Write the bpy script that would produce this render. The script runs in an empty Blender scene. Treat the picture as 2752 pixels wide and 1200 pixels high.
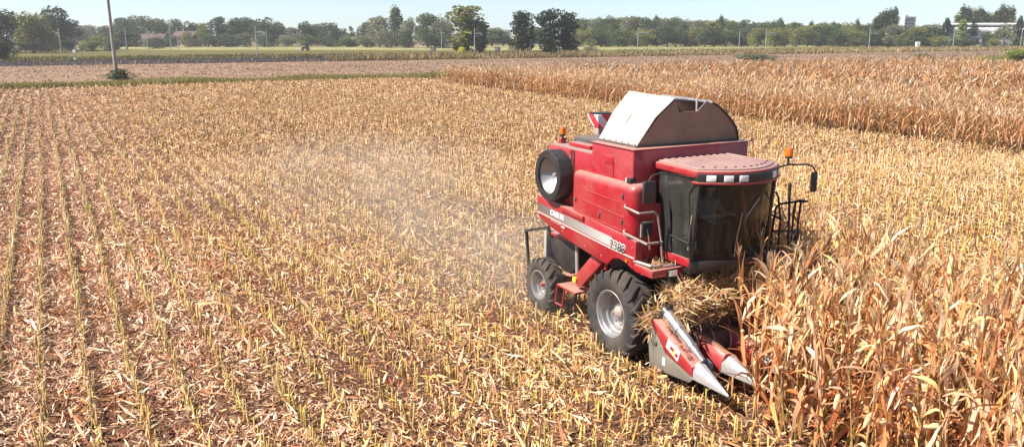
import bpy, bmesh, math, random
import numpy as np
from mathutils import Matrix, Vector

R_ = math.radians
SC = bpy.context.scene
COL = SC.collection

# ------------------------------------------------------------------ camera, sky, sun, exposure
CAM_H, FPX, PX_W, PX_H, HORIZON = 6.35, 2140.0, 2752.0, 1200.0, 95.0
PITCH = math.atan((PX_H / 2 - HORIZON) / FPX)
cam_data = bpy.data.cameras.new('camera')
cam_data.sensor_width = 36.0
cam_data.lens = 36.0 * FPX / PX_W
cam_data.clip_start = 0.1
cam_data.clip_end = 9000.0
cam = bpy.data.objects.new('camera', cam_data)
cam.location = (0, 0, CAM_H)
cam.rotation_euler = (math.pi / 2 - PITCH, 0, 0)
COL.objects.link(cam)
SC.camera = cam

SUN_ELEV = R_(49)
SUN_DIR = Vector((-0.97, -0.24, 0)).normalized()          # horizontal direction towards the sun
SUN_VEC = Vector((SUN_DIR.x * math.cos(SUN_ELEV), SUN_DIR.y * math.cos(SUN_ELEV), math.sin(SUN_ELEV)))
world = bpy.data.worlds.new('World')
SC.world = world
world.use_nodes = True
wn = world.node_tree
sky = wn.nodes.new('ShaderNodeTexSky')
sky.sky_type = 'NISHITA'
sky.sun_disc = False
sky.sun_elevation = SUN_ELEV
sky.sun_rotation = math.atan2(SUN_DIR.x, SUN_DIR.y)
sky.altitude = 0
sky.air_density = 0.56
sky.dust_density = 0.35
sky.ozone_density = 0.5
wn.links.new(sky.outputs[0], wn.nodes['Background'].inputs[0])
wn.nodes['Background'].inputs[1].default_value = 0.084
sun_data = bpy.data.lights.new('sun', 'SUN')
sun_data.energy = 5.0
sun_data.angle = R_(0.53)
sun_data.color = (1.0, 0.91, 0.79)
sun = bpy.data.objects.new('sun', sun_data)
sun.rotation_euler = SUN_VEC.to_track_quat('Z', 'Y').to_euler()
sun.location = (0, 0, 60)
COL.objects.link(sun)
SC.view_settings.view_transform = 'Standard'
SC.view_settings.look = 'None'
SC.view_settings.gamma = 1.0
SC.view_settings.use_curve_mapping = False
SC.view_settings.exposure = 1.12
SC.render.engine = 'CYCLES'
SC.cycles.use_denoising = True
SC.cycles.max_bounces = 6
SC.cycles.diffuse_bounces = 3
SC.cycles.glossy_bounces = 3
SC.cycles.transmission_bounces = 4
SC.cycles.transparent_max_bounces = 10
SC.cycles.volume_bounces = 0
SC.cycles.volume_step_rate = 1.0
SC.cycles.sample_clamp_indirect = 4.0

rng = np.random.default_rng(7)
random.seed(7)

# field frame: s runs along the crop rows (away from the camera), q across them
UX, UY = -math.sin(R_(30)), math.cos(R_(30))
NX, NY = math.cos(R_(30)), math.sin(R_(30))
def SQ(s, q):
    return (s * UX + q * NX, s * UY + q * NY)
def to_sq(x, y):
    return x * UX + y * UY, x * NX + y * NY
ROW0, ROWD = 9.80, 0.75
CS, SN = math.cos(PITCH), math.sin(PITCH)
def place(px, dist):
    """ground x at distance dist for a viewing direction"""
    return (px - PX_W / 2) / FPX * (dist * CS + CAM_H * SN)
def height_at(py, dist):
    v = (py - PX_H / 2) / FPX
    return CAM_H + dist * (-SN - v * CS) / (CS - v * SN)

# ------------------------------------------------------------------ materials
def new_mat(name):
    m = bpy.data.materials.new(name)
    m.use_nodes = True
    nt = m.node_tree
    return m, nt, nt.nodes['Principled BSDF'], nt.nodes['Material Output']
def ramp(nt, fac, stops):
    r = nt.nodes.new('ShaderNodeValToRGB')
    while len(r.color_ramp.elements) < len(stops):
        r.color_ramp.elements.new(0.5)
    for e, (p, c) in zip(r.color_ramp.elements, stops):
        e.position = p
        e.color = (*c, 1) if len(c) == 3 else c
    nt.links.new(fac, r.inputs[0])
    return r.outputs[0]
def noise(nt, scale, detail=4.0, rough=0.6, vec=None, mapping=None):
    n = nt.nodes.new('ShaderNodeTexNoise')
    n.inputs['Scale'].default_value = scale
    n.inputs['Detail'].default_value = detail
    n.inputs['Roughness'].default_value = rough
    if vec is None:
        t = nt.nodes.new('ShaderNodeTexCoord')
        vec = t.outputs['Object']
    if mapping:
        mp = nt.nodes.new('ShaderNodeMapping')
        mp.inputs['Scale'].default_value = mapping[0]
        mp.inputs['Rotation'].default_value = mapping[1]
        nt.links.new(vec, mp.inputs[0])
        vec = mp.outputs[0]
    nt.links.new(vec, n.inputs['Vector'])
    return n.outputs['Fac']
def mix_rgb(nt, fac, a, b, mode='MIX'):
    m = nt.nodes.new('ShaderNodeMix')
    m.data_type = 'RGBA'
    m.blend_type = mode
    for key, val in (('Factor', fac), ('A', a), ('B', b)):
        sock = [i for i in m.inputs if i.name == key and (i.type == 'RGBA' or (key == 'Factor' and i.type == 'VALUE'))][0]
        if hasattr(val, 'is_linked') or hasattr(val, 'links'):
            nt.links.new(val, sock)
        elif key == 'Factor':
            sock.default_value = val
        else:
            sock.default_value = (*val, 1)
    return [o for o in m.outputs if o.type == 'RGBA'][0]
def math_n(nt, op, a, b=None, clamp=False):
    m = nt.nodes.new('ShaderNodeMath')
    m.operation = op
    m.use_clamp = clamp
    for i, v in enumerate((a, b)):
        if v is None:
            continue
        if hasattr(v, 'links'):
            nt.links.new(v, m.inputs[i])
        else:
            m.inputs[i].default_value = v
    return m.outputs[0]
def bump(nt, fac, strength, dist, bsdf):
    b = nt.nodes.new('ShaderNodeBump')
    b.inputs['Strength'].default_value = strength
    b.inputs['Distance'].default_value = dist
    nt.links.new(fac, b.inputs['Height'])
    nt.links.new(b.outputs[0], bsdf.inputs['Normal'])

def leaf_mat(name, transl=0.3, rand=0.35, rough=0.75, tint=(1, 1, 1)):
    """plant matter: own colour per piece, part of the light passes through"""
    m, nt, bs, out = new_mat(name)
    at = nt.nodes.new('ShaderNodeAttribute')
    at.attribute_name = 'Col'
    oi = nt.nodes.new('ShaderNodeObjectInfo')
    v = math_n(nt, 'MULTIPLY_ADD', oi.outputs['Random'], rand)
    v.node.inputs[2].default_value = 1.0 - rand * 0.5
    hs = nt.nodes.new('ShaderNodeHueSaturation')
    nt.links.new(v, hs.inputs['Value'])
    nt.links.new(mix_rgb(nt, 1.0, at.outputs['Color'], tint, 'MULTIPLY'), hs.inputs['Color'])
    nt.links.new(hs.outputs[0], bs.inputs['Base Color'])
    bs.inputs['Roughness'].default_value = rough
    bs.inputs['Specular IOR Level'].default_value = 0.25
    if transl > 0:
        tr = nt.nodes.new('ShaderNodeBsdfTranslucent')
        nt.links.new(hs.outputs[0], tr.inputs[0])
        mx = nt.nodes.new('ShaderNodeMixShader')
        mx.inputs[0].default_value = transl
        nt.links.new(bs.outputs[0], mx.inputs[1])
        nt.links.new(tr.outputs[0], mx.inputs[2])
        nt.links.new(mx.outputs[0], out.inputs[0])
    return m

def plain(name, col, rough=0.5, metal=0.0, dirt=None, dirt_amt=0.0, dscale=6.0, spec=0.5, coat=0.0, topdust=0.0, bumpy=0.0):
    """painted or bare surface with blotchy dirt and dust lying on upward faces"""
    m, nt, bs, out = new_mat(name)
    c = None
    n = noise(nt, dscale, 6, 0.65)
    base = ramp(nt, n, [(0.25, [x * 0.82 for x in col]), (0.75, [min(1, x * 1.12) for x in col])])
    c = base
    rough_s = None
    if dirt and dirt_amt > 0:
        n2 = noise(nt, dscale * 0.45, 8, 0.7)
        f = ramp(nt, n2, [(0.42, (0, 0, 0)), (0.72, (dirt_amt,) * 3)])
        c = mix_rgb(nt, f, c, dirt)
        rough_s = f
    if topdust > 0:
        g = nt.nodes.new('ShaderNodeNewGeometry')
        sp = nt.nodes.new('ShaderNodeSeparateXYZ')
        nt.links.new(g.outputs['Normal'], sp.inputs[0])
        up = math_n(nt, 'POWER', math_n(nt, 'MAXIMUM', sp.outputs['Z'], 0.0), 1.8)
        n3 = noise(nt, dscale * 1.7, 8, 0.75)
        f2 = math_n(nt, 'MULTIPLY', up, math_n(nt, 'MULTIPLY_ADD', n3, 0.9), True)
        f2.node.inputs[1].links[0].from_node.inputs[2].default_value = 0.35
        f3 = math_n(nt, 'MULTIPLY', f2, topdust, True)
        c = mix_rgb(nt, f3, c, dirt or (0.42, 0.32, 0.25))
    nt.links.new(c, bs.inputs['Base Color'])
    bs.inputs['Metallic'].default_value = metal
    bs.inputs['Specular IOR Level'].default_value = spec
    bs.inputs['Coat Weight'].default_value = coat
    rr = ramp(nt, noise(nt, dscale * 1.3, 5, 0.6), [(0.3, (max(0.02, rough - 0.1),) * 3), (0.7, (min(1, rough + 0.15),) * 3)])
    nt.links.new(rr, bs.inputs['Roughness'])
    if bumpy > 0:
        bump(nt, noise(nt, dscale * 8, 4, 0.6), bumpy, 0.01, bs)
    return m

DUST = (0.45, 0.30, 0.24)
MT = {}
MT['red'] = plain('red_paint', (0.31, 0.006, 0.016), 0.36, dirt=DUST, dirt_amt=0.20, dscale=2.5, topdust=0.85, coat=0.15)
MT['red_shade'] = MT['red']
MT['white'] = plain('cream_sheet', (0.42, 0.375, 0.325), 0.45, dirt=(0.42, 0.33, 0.25), dirt_amt=0.3, dscale=2.0)
MT['brown'] = plain('stained_board', (0.27, 0.165, 0.11), 0.75, dirt=(0.38, 0.25, 0.15), dirt_amt=0.5, dscale=1.6)
MT['black'] = plain('black_metal', (0.022, 0.020, 0.020), 0.5, dirt=(0.16, 0.12, 0.1), dirt_amt=0.25, dscale=5)
MT['plastic'] = plain('black_plastic', (0.018, 0.018, 0.02), 0.42, dirt=(0.12, 0.1, 0.09), dirt_amt=0.25, dscale=5)
MT['grey'] = plain('grey_steel', (0.30, 0.30, 0.29), 0.5, dirt=(0.36, 0.3, 0.24), dirt_amt=0.5, dscale=3, topdust=0.5)
MT['dark'] = plain('dark_steel_and_shade', (0.055, 0.055, 0.055), 0.6, dirt=(0.2, 0.16, 0.13), dirt_amt=0.4, dscale=4, topdust=0.6)  # dark steel parts; on the hopper's inner panels it imitates shade
MT['khaki'] = plain('khaki_grey_paint', (0.17, 0.16, 0.135), 0.5, dirt=(0.36, 0.28, 0.2), dirt_amt=0.25, dscale=3)
MT['deck'] = plain('dusty_deck', (0.30, 0.19, 0.18), 0.7, dirt=(0.40, 0.30, 0.26), dirt_amt=0.6, dscale=4)
MT['rubber'] = plain('tyre_rubber', (0.030, 0.030, 0.031), 0.75, dirt=(0.15, 0.115, 0.09), dirt_amt=0.55, dscale=4, topdust=0.35, spec=0.3, bumpy=0.2)
MT['silver'] = plain('silver_rim', (0.36, 0.36, 0.37), 0.36, 0.7, dirt=(0.4, 0.33, 0.28), dirt_amt=0.3, dscale=4)
MT['chrome'] = plain('bright_steel', (0.72, 0.73, 0.75), 0.22, 0.9, dirt=(0.4, 0.35, 0.3), dirt_amt=0.25, dscale=6)
MT['tipwhite'] = plain('white_plastic', (0.46, 0.46, 0.47), 0.3, 0.45, dirt=(0.34, 0.38, 0.3), dirt_amt=0.25, dscale=5)
MT['galv'] = plain('galvanised_tube', (0.34, 0.29, 0.27), 0.5, 0.2, dirt=(0.4, 0.3, 0.25), dirt_amt=0.4, dscale=8)
MT['lens'] = plain('lamp_lens', (0.80, 0.80, 0.78), 0.2, dirt=(0.5, 0.45, 0.4), dirt_amt=0.2)
MT['letter_white'] = plain('white_lettering', (0.78, 0.77, 0.75), 0.5)
MT['letter_dark'] = plain('dark_lettering', (0.07, 0.05, 0.06), 0.5)
MT['letter_pale'] = plain('pale_lettering', (0.62, 0.42, 0.40), 0.5)
MT['yellow'] = plain('yellow_decal', (0.70, 0.50, 0.05), 0.5)
MT['blue'] = plain('blue_grey_plastic', (0.10, 0.16, 0.24), 0.45)
MT['concrete'] = plain('weathered_concrete', (0.36, 0.33, 0.30), 0.85, dirt=(0.22, 0.18, 0.15), dirt_amt=0.6, dscale=1.5, spec=0.2)
MT['steel_pole'] = plain('grey_mast_steel', (0.36, 0.37, 0.38), 0.6, 0.2, dirt=(0.3, 0.25, 0.2), dirt_amt=0.4, dscale=1.0)
MT['bark'] = plain('bark', (0.11, 0.085, 0.065), 0.9, dirt=(0.18, 0.15, 0.12), dirt_amt=0.5, dscale=3, spec=0.1)
MT['wall_white'] = plain('white_wall', (0.74, 0.75, 0.77), 0.7, dirt=(0.5, 0.5, 0.5), dirt_amt=0.25, dscale=0.2)
MT['wall_grey'] = plain('grey_wall', (0.42, 0.44, 0.47), 0.8, dirt=(0.3, 0.3, 0.3), dirt_amt=0.3, dscale=0.2)
MT['wall_tan'] = plain('tan_wall', (0.45, 0.36, 0.28), 0.85, dirt=(0.3, 0.25, 0.2), dirt_amt=0.3, dscale=0.4)
MT['tile'] = plain('clay_roof', (0.085, 0.055, 0.05), 0.85, dirt=(0.2, 0.12, 0.1), dirt_amt=0.5, dscale=0.8)
MT['window'] = plain('window_glass', (0.05, 0.06, 0.07), 0.15)
MT['wire'] = plain('wire', (0.20, 0.20, 0.21), 0.5, 0.4)
MT['rail'] = plain('rail_steel', (0.22, 0.17, 0.15), 0.45, 0.6)
MT['tractor_green'] = plain('dark_tractor_paint', (0.05, 0.055, 0.05), 0.5)
MT['skin'] = plain('skin', (0.50, 0.30, 0.22), 0.55)
MT['cloth'] = plain('dark_work_clothes', (0.035, 0.042, 0.06), 0.9)
MT['shirt'] = plain('grey_shirt', (0.20, 0.21, 0.23), 0.9)
MT['hair'] = plain('dark_hair', (0.03, 0.022, 0.018), 0.8)

def orange_mat():
    m, nt, bs, out = new_mat('amber_lens')
    bs.inputs['Base Color'].default_value = (0.85, 0.20, 0.01, 1)
    bs.inputs['Roughness'].default_value = 0.25
    bs.inputs['Transmission Weight'].default_value = 0.35
    return m
MT['amber'] = orange_mat()
def glass_mat(name, tint, dirt):
    m, nt, bs, out = new_mat(name)
    tr = nt.nodes.new('ShaderNodeBsdfTransparent')
    tr.inputs[0].default_value = (*tint, 1)
    gl = nt.nodes.new('ShaderNodeBsdfGlossy')
    gl.inputs['Roughness'].default_value = 0.06
    fr = nt.nodes.new('ShaderNodeFresnel')
    fr.inputs[0].default_value = 1.45
    mx = nt.nodes.new('ShaderNodeMixShader')
    nt.links.new(fr.outputs[0], mx.inputs[0])
    nt.links.new(tr.outputs[0], mx.inputs[1])
    nt.links.new(gl.outputs[0], mx.inputs[2])
    df = nt.nodes.new('ShaderNodeBsdfDiffuse')
    df.inputs[0].default_value = (0.34, 0.36, 0.31, 1)
    n = noise(nt, 2.2, 7, 0.7, mapping=((1, 1, 0.35), (0, 0.3, 0)))
    f = ramp(nt, n, [(0.35, (dirt * 0.25,) * 3), (0.8, (dirt,) * 3)])
    m2 = nt.nodes.new('ShaderNodeMixShader')
    nt.links.new(f, m2.inputs[0])
    nt.links.new(mx.outputs[0], m2.inputs[1])
    nt.links.new(df.outputs[0], m2.inputs[2])
    nt.links.new(m2.outputs[0], out.inputs[0])
    return m
MT['windscreen'] = glass_mat('tinted_windscreen', (0.46, 0.55, 0.48), 0.05)
MT['sideglass'] = glass_mat('tinted_side_glass', (0.58, 0.68, 0.60), 0.16)
def stripe_mat():
    m, nt, bs, out = new_mat('grey_fading_stripe')
    t = nt.nodes.new('ShaderNodeTexCoord')
    sp = nt.nodes.new('ShaderNodeSeparateXYZ')
    nt.links.new(t.outputs['Generated'], sp.inputs[0])
    c = ramp(nt, sp.outputs['X'], [(0.0, (0.10, 0.09, 0.085)), (0.3, (0.17, 0.155, 0.15)), (0.65, (0.27, 0.255, 0.25)), (1.0, (0.44, 0.42, 0.41))])
    nt.links.new(c, bs.inputs['Base Color'])
    bs.inputs['Roughness'].default_value = 0.5
    return m
MT['stripe'] = stripe_mat()
def hazard_mat():
    m, nt, bs, out = new_mat('red_white_hazard')
    w = nt.nodes.new('ShaderNodeTexWave')
    w.wave_type = 'BANDS'
    w.bands_direction = 'DIAGONAL'
    w.inputs['Scale'].default_value = 1.1
    t = nt.nodes.new('ShaderNodeTexCoord')
    nt.links.new(t.outputs['Object'], w.inputs[0])
    c = ramp(nt, w.outputs['Fac'], [(0.48, (0.55, 0.04, 0.05)), (0.52, (0.75, 0.73, 0.7))])
    nt.links.new(c, bs.inputs['Base Color'])
    return m
MT['hazard'] = hazard_mat()

LEAF = leaf_mat('dry_leaf', 0.28)
LITTER = leaf_mat('crop_litter', 0.12, 0.0)
STALK = leaf_mat('cut_stalk_skin', 0.0, 0.35, 0.6)
FOLI = leaf_mat('foliage', 0.30, 0.25, 0.65)
GRASS = leaf_mat('grass_blade', 0.25, 0.2)

# ------------------------------------------------------------------ object helpers
def tag(o, label=None, cat=None, group=None, kind=None):
    if label: o['label'] = label
    if cat: o['category'] = cat
    if group: o['group'] = group
    if kind: o['kind'] = kind
    return o
def link(o, parent=None):
    COL.objects.link(o)
    if parent is not None:
        o.parent = parent
    return o
def empty(name, loc=(0, 0, 0), rz=0.0):
    o = bpy.data.objects.new(name, None)
    o.empty_display_size = 0.3
    o.location = loc
    o.rotation_euler = (0, 0, rz)
    return link(o)

class MB:
    """collects shapes; build() links them as one mesh object"""
    def __init__(s):
        s.v, s.f = [], []
    def add(s, vs, fs):
        b = len(s.v)
        s.v += [tuple(p) for p in vs]
        s.f += [tuple(b + i for i in f) for f in fs]
        return s
    def box(s, a, b):
        (x0, y0, z0), (x1, y1, z1) = a, b
        vs = [(x0, y0, z0), (x1, y0, z0), (x1, y1, z0), (x0, y1, z0), (x0, y0, z1), (x1, y0, z1), (x1, y1, z1), (x0, y1, z1)]
        return s.add(vs, [(3, 2, 1, 0), (4, 5, 6, 7), (0, 1, 5, 4), (1, 2, 6, 5), (2, 3, 7, 6), (3, 0, 4, 7)])
    def hexa(s, p):
        return s.add(p, [(3, 2, 1, 0), (4, 5, 6, 7), (0, 1, 5, 4), (1, 2, 6, 5), (2, 3, 7, 6), (3, 0, 4, 7)])
    def prism(s, poly, axis, a, b):
        n = len(poly)
        def mk(p, t):
            return (t, p[0], p[1]) if axis == 0 else ((p[0], t, p[1]) if axis == 1 else (p[0], p[1], t))
        vs = [mk(p, a) for p in poly] + [mk(p, b) for p in poly]
        fs = [tuple(range(n)), tuple(range(2 * n - 1, n - 1, -1))] + [(i, (i + 1) % n, n + (i + 1) % n, n + i) for i in range(n)]
        return s.add(vs, fs)
    def tube(s, path, r, n=6, cap=True):
        pts = [Vector(p) for p in path]
        rs = r if isinstance(r, (list, tuple)) else [r] * len(pts)
        rings, vs = [], []
        up = None
        for i, p in enumerate(pts):
            d = (pts[min(i + 1, len(pts) - 1)] - pts[max(i - 1, 0)])
            d = d.normalized() if d.length > 1e-9 else Vector((0, 0, 1))
            if up is None:
                up = d.orthogonal().normalized()
            else:
                up = (up - d * up.dot(d))
                up = up.normalized() if up.length > 1e-6 else d.orthogonal().normalized()
            w = d.cross(up)
            vs += [p + (up * math.cos(2 * math.pi * k / n) + w * math.sin(2 * math.pi * k / n)) * rs[i] for k in range(n)]
        fs = []
        for i in range(len(pts) - 1):
            for k in range(n):
                a, b = i * n + k, i * n + (k + 1) % n
                fs.append((a, b, b + n, a + n))
        if cap:
            fs.append(tuple(range(n - 1, -1, -1)))
            fs.append(tuple(range((len(pts) - 1) * n, len(pts) * n)))
        return s.add(vs, fs)
    def lathe(s, prof, c, ax, n=24):
        """prof: (radius, offset along axis)"""
        ax = Vector(ax).normalized()
        u = ax.orthogonal().normalized()
        w = ax.cross(u)
        c = Vector(c)
        vs = []
        for r, h in prof:
            for k in range(n):
                t = 2 * math.pi * k / n
                vs.append(c + ax * h + (u * math.cos(t) + w * math.sin(t)) * r)
        fs = []
        for i in range(len(prof) - 1):
            for k in range(n):
                a, b = i * n + k, i * n + (k + 1) % n
                fs.append((a, b, b + n, a + n))
        return s.add(vs, fs)
    def build(s, name, mat, parent=None, bevel=0.0, seg=2, sharp=40, recalc=True):
        me = bpy.data.meshes.new(name)
        me.from_pydata(s.v, [], s.f)
        bm = bmesh.new()
        bm.from_mesh(me)
        bmesh.ops.remove_doubles(bm, verts=bm.verts, dist=1e-5)
        if recalc:
            bmesh.ops.recalc_face_normals(bm, faces=bm.faces)
        if bevel > 0:
            ed = [e for e in bm.edges if len(e.link_faces) == 2 and e.calc_face_angle(0) > R_(28)]
            bmesh.ops.bevel(bm, geom=ed, offset=bevel, segments=seg, profile=0.5, affect='EDGES', clamp_overlap=True)
        bm.to_mesh(me)
        bm.free()
        me.shade_smooth()
        me.set_sharp_from_angle(angle=R_(sharp))
        me.materials.append(MT[mat] if isinstance(mat, str) else mat)
        o = bpy.data.objects.new(name, me)
        return link(o, parent)

def np_mesh(name, V, F, C, mat):
    """V (n,3), F (m,k) with k = 3 or 4, C (n,3) colours"""
    me = bpy.data.meshes.new(name)
    V = np.ascontiguousarray(V, dtype=np.float32)
    F = np.ascontiguousarray(F, dtype=np.int32)
    m, k = F.shape
    me.vertices.add(len(V))
    me.vertices.foreach_set('co', V.ravel())
    me.loops.add(m * k)
    me.loops.foreach_set('vertex_index', F.ravel())
    me.polygons.add(m)
    me.polygons.foreach_set('loop_start', np.arange(m, dtype=np.int32) * k)
    me.update(calc_edges=True)
    if C is not None:
        ca = me.color_attributes.new('Col', 'FLOAT_COLOR', 'POINT')
        c4 = np.ones((len(V), 4), np.float32)
        c4[:, :3] = C
        ca.data.foreach_set('color', c4.ravel())
    me.materials.append(mat)
    return me
def np_obj(name, me, parent=None):
    return link(bpy.data.objects.new(name, me), parent)

class Acc:
    """accumulates many transformed copies of quad templates"""
    def __init__(s):
        s.V, s.F, s.C, s.n = [], [], [], 0
    def put(s, T, pos, mats, cols):
        tv, tf, tc = T
        N = len(pos)
        if N == 0: return
        V = np.einsum('nij,vj->nvi', mats, tv) + pos[:, None, :]
        C = cols[:, None, :] * tc[None, :, :]
        F = tf[None] + (np.arange(N) * len(tv))[:, None, None] + s.n
        s.V.append(V.reshape(-1, 3)); s.C.append(C.reshape(-1, 3)); s.F.append(F.reshape(-1, tf.shape[1]))
        s.n += N * len(tv)
    def mesh(s, name, mat):
        return np_mesh(name, np.concatenate(s.V), np.concatenate(s.F), np.clip(np.concatenate(s.C), 0, 1), mat)
def rotz(a):
    c, s = np.cos(a), np.sin(a)
    m = np.zeros((len(a), 3, 3))
    m[:, 0, 0] = c; m[:, 0, 1] = -s; m[:, 1, 0] = s; m[:, 1, 1] = c; m[:, 2, 2] = 1
    return m
def rotx(a):
    c, s = np.cos(a), np.sin(a)
    m = np.zeros((len(a), 3, 3))
    m[:, 1, 1] = c; m[:, 1, 2] = -s; m[:, 2, 1] = s; m[:, 2, 2] = c; m[:, 0, 0] = 1
    return m
def roty(a):
    c, s = np.cos(a), np.sin(a)
    m = np.zeros((len(a), 3, 3))
    m[:, 0, 0] = c; m[:, 0, 2] = s; m[:, 2, 0] = -s; m[:, 2, 2] = c; m[:, 1, 1] = 1
    return m
def palette(n, cols, wts, jit=0.12, r=rng):
    cols = np.array(cols); w = np.array(wts, float); w /= w.sum()
    c = cols[r.choice(len(cols), n, p=w)]
    return c * (1 + jit * r.standard_normal((n, 1))) * (1 + 0.04 * r.standard_normal((n, 3)))

# ------------------------------------------------------------------ ground sheets
def sheet(name, poly, z, mat, nsub=0):
    mb = MB()
    mb.add([(x, y, z) for x, y in poly], [tuple(range(len(poly)))])
    o = mb.build(name, mat, recalc=False)
    return tag(o, kind='structure')
def ground_mat(name, stops, scale, stretch=(1, 1, 1), rot=0.0, fine=None, bump_s=0.3, big=0.02):
    m, nt, bs, out = new_mat(name)
    n = noise(nt, scale, 8, 0.7, mapping=(stretch, (0, 0, rot)))
    c = ramp(nt, n, stops)
    nb = noise(nt, big, 4, 0.6)
    c = mix_rgb(nt, 1.0, c, ramp(nt, nb, [(0.3, (0.8, 0.8, 0.8)), (0.7, (1.15, 1.12, 1.08))]), 'MULTIPLY')
    nt.links.new(c, bs.inputs['Base Color'])
    bs.inputs['Roughness'].default_value = 0.95
    bs.inputs['Specular IOR Level'].default_value = 0.1
    if bump_s:
        bump(nt, n, bump_s, 0.06, bs)
    return m
def strip(s0, s1, q0, q1):
    return [SQ(s0, q0), SQ(s0, q1), SQ(s1, q1), SQ(s1, q0)]
g_soil = ground_mat('stubble_soil', [(0.36, (0.042, 0.022, 0.017)), (0.52, (0.12, 0.062, 0.04)), (0.66, (0.30, 0.17, 0.10)), (0.80, (0.52, 0.35, 0.21))], 14.0, bump_s=0.6, big=0.15)
g_pink = ground_mat('harrowed_soil', [(0.36, (0.10, 0.062, 0.043)), (0.5, (0.215, 0.14, 0.098)), (0.64, (0.36, 0.26, 0.185))], 2.2, (1, 0.3, 1), R_(-30), bump_s=0.7)
g_meadow = ground_mat('meadow_grass', [(0.3, (0.065, 0.062, 0.018)), (0.55, (0.125, 0.11, 0.036)), (0.75, (0.21, 0.165, 0.07))], 0.7, bump_s=0.5)
g_pale = ground_mat('mown_meadow', [(0.3, (0.16, 0.16, 0.06)), (0.55, (0.26, 0.25, 0.11)), (0.75, (0.38, 0.34, 0.18))], 0.25, (1, 0.2, 1), 0.2, bump_s=0.3)
g_far = ground_mat('far_ground', [(0.3, (0.10, 0.10, 0.04)), (0.7, (0.22, 0.19, 0.09))], 0.05, bump_s=0.2, big=0.004)
g_brown = ground_mat('brown_field', [(0.3, (0.12, 0.075, 0.065)), (0.7, (0.22, 0.15, 0.12))], 0.3, bump_s=0.3)
sheet('ground', [(-6000, -800), (6000, -800), (6000, 8000), (-6000, 8000)], -0.024, g_far)
sheet('meadow_ground', strip(126, 470, -300, 700), -0.020, g_meadow)
sheet('mown_meadow_ground', [(-420, 380), (190, 345), (190, 520), (-420, 520)], -0.012, g_pale)
sheet('brown_field_ground', [(-430, 500), (-40, 505), (-40, 640), (-430, 640)], -0.008, g_brown)
sheet('harrowed_field_ground', strip(118, 201, -260, 620), -0.008, g_pink)
sheet('cornfield_ground', strip(-120, 119.5, -200, 420), -0.004, g_soil)

# railway bank: ballast on the left, grown over further right
m_ballast = ground_mat('ballast_stone', [(0.3, (0.016, 0.015, 0.022)), (0.6, (0.045, 0.040, 0.052)), (0.8, (0.10, 0.088, 0.10))], 5.0, bump_s=0.9)
mb = MB()
q0, q1, NQ = -220, 640, 86
prof = [(200.5, 0), (202.6, 0.75), (210.4, 0.75), (212.8, 0)]
rr = np.random.default_rng(3)
for i in range(NQ + 1):
    q = q0 + (q1 - q0) * i / NQ
    for s_, z_ in prof:
        x, y = SQ(s_ + rr.normal(0, 0.12), q)
        mb.v.append((x, y, z_ + (rr.normal(0, 0.03) if z_ > 0 else -0.02)))
for i in range(NQ):
    for k in range(3):
        a = i * 4 + k
        mb.f.append((a, a + 1, a + 5, a + 4))
tag(mb.build('railway_bank', m_ballast), kind='structure')
for ds in (204.6, 206.1):
    mb = MB()
    pa, pb = SQ(ds, -200), SQ(ds, 600)
    mb.tube([(pa[0], pa[1], 0.86), (pb[0], pb[1], 0.86)], 0.07, 4)
    tag(mb.build('railway_rail', 'rail'), 'long steel rail on the railway bank, the ' + ('nearer' if ds < 205 else 'farther') + ' of two', 'rail', 'railway rails')

# ------------------------------------------------------------------ templates of plant pieces (quads)
def strip_T(L, W, n, droop=0.0, lift=0.0, twist=0.0, curl=0.0, shade=None, a0=0.0, r=random):
    """a leaf blade from the origin along +x, starting at elevation a0, bending by droop in all"""
    V, C = [], []
    x = z = y = 0.0
    a = a0
    for i in range(n + 1):
        t = i / n
        w = W * (0.55 + 0.9 * t * (1 - t) * 2 if t < 0.5 else (1.0 - (t - 0.5) * 1.75)) * 0.5
        w = max(w, 0.12 * W)
        tw = twist * t
        ny, nz = math.cos(tw), math.sin(tw)
        px, pz = -math.sin(a) * nz, math.cos(a) * nz
        V.append((x + px * w, y + ny * w, z + pz * w))
        V.append((x - px * w, y - ny * w, z - pz * w))
        sh = 1.0 if shade is None else shade(t)
        C += [(sh,) * 3, (sh * 0.93,) * 3]
        st = L / n
        x += math.cos(a) * st; z += math.sin(a) * st; y += curl * st * t
        a += droop / n * (0.5 + t) + (random.gauss(0, 0.22) if n >= 5 else 0.0)
        tw_j = random.gauss(0, 0.25) if n >= 5 else 0.0
        y += tw_j * st * 0.3
    F = [(2 * i, 2 * i + 2, 2 * i + 3, 2 * i + 1) for i in range(n)]
    return np.array(V), np.array(F), np.array(C)
def prism_T(rad, h, n, lean=0.0, cap=True, top=1.0):
    V, C = [], []
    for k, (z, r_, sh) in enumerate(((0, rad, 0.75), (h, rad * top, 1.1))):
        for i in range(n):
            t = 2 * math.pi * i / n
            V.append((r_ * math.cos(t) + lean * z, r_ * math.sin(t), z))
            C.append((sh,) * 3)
    F = [(i, (i + 1) % n, n + (i + 1) % n, n + i) for i in range(n)]
    if cap and n == 6:
        F += [(6, 7, 8, 9), (6, 9, 10, 11)]
    if cap and n == 4:
        F += [(4, 5, 6, 7)]
    return np.array(V), np.array(F), np.array(C)
def join_T(parts):
    V, F, C, n = [], [], [], 0
    for (v, f, c), M, col in parts:
        v = v @ np.array(M)[:3, :3].T + np.array(M)[:3, 3]
        V.append(v); F.append(f + n); C.append(c * np.array(col)[None]); n += len(v)
    return np.concatenate(V), np.concatenate(F), np.concatenate(C)
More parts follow.
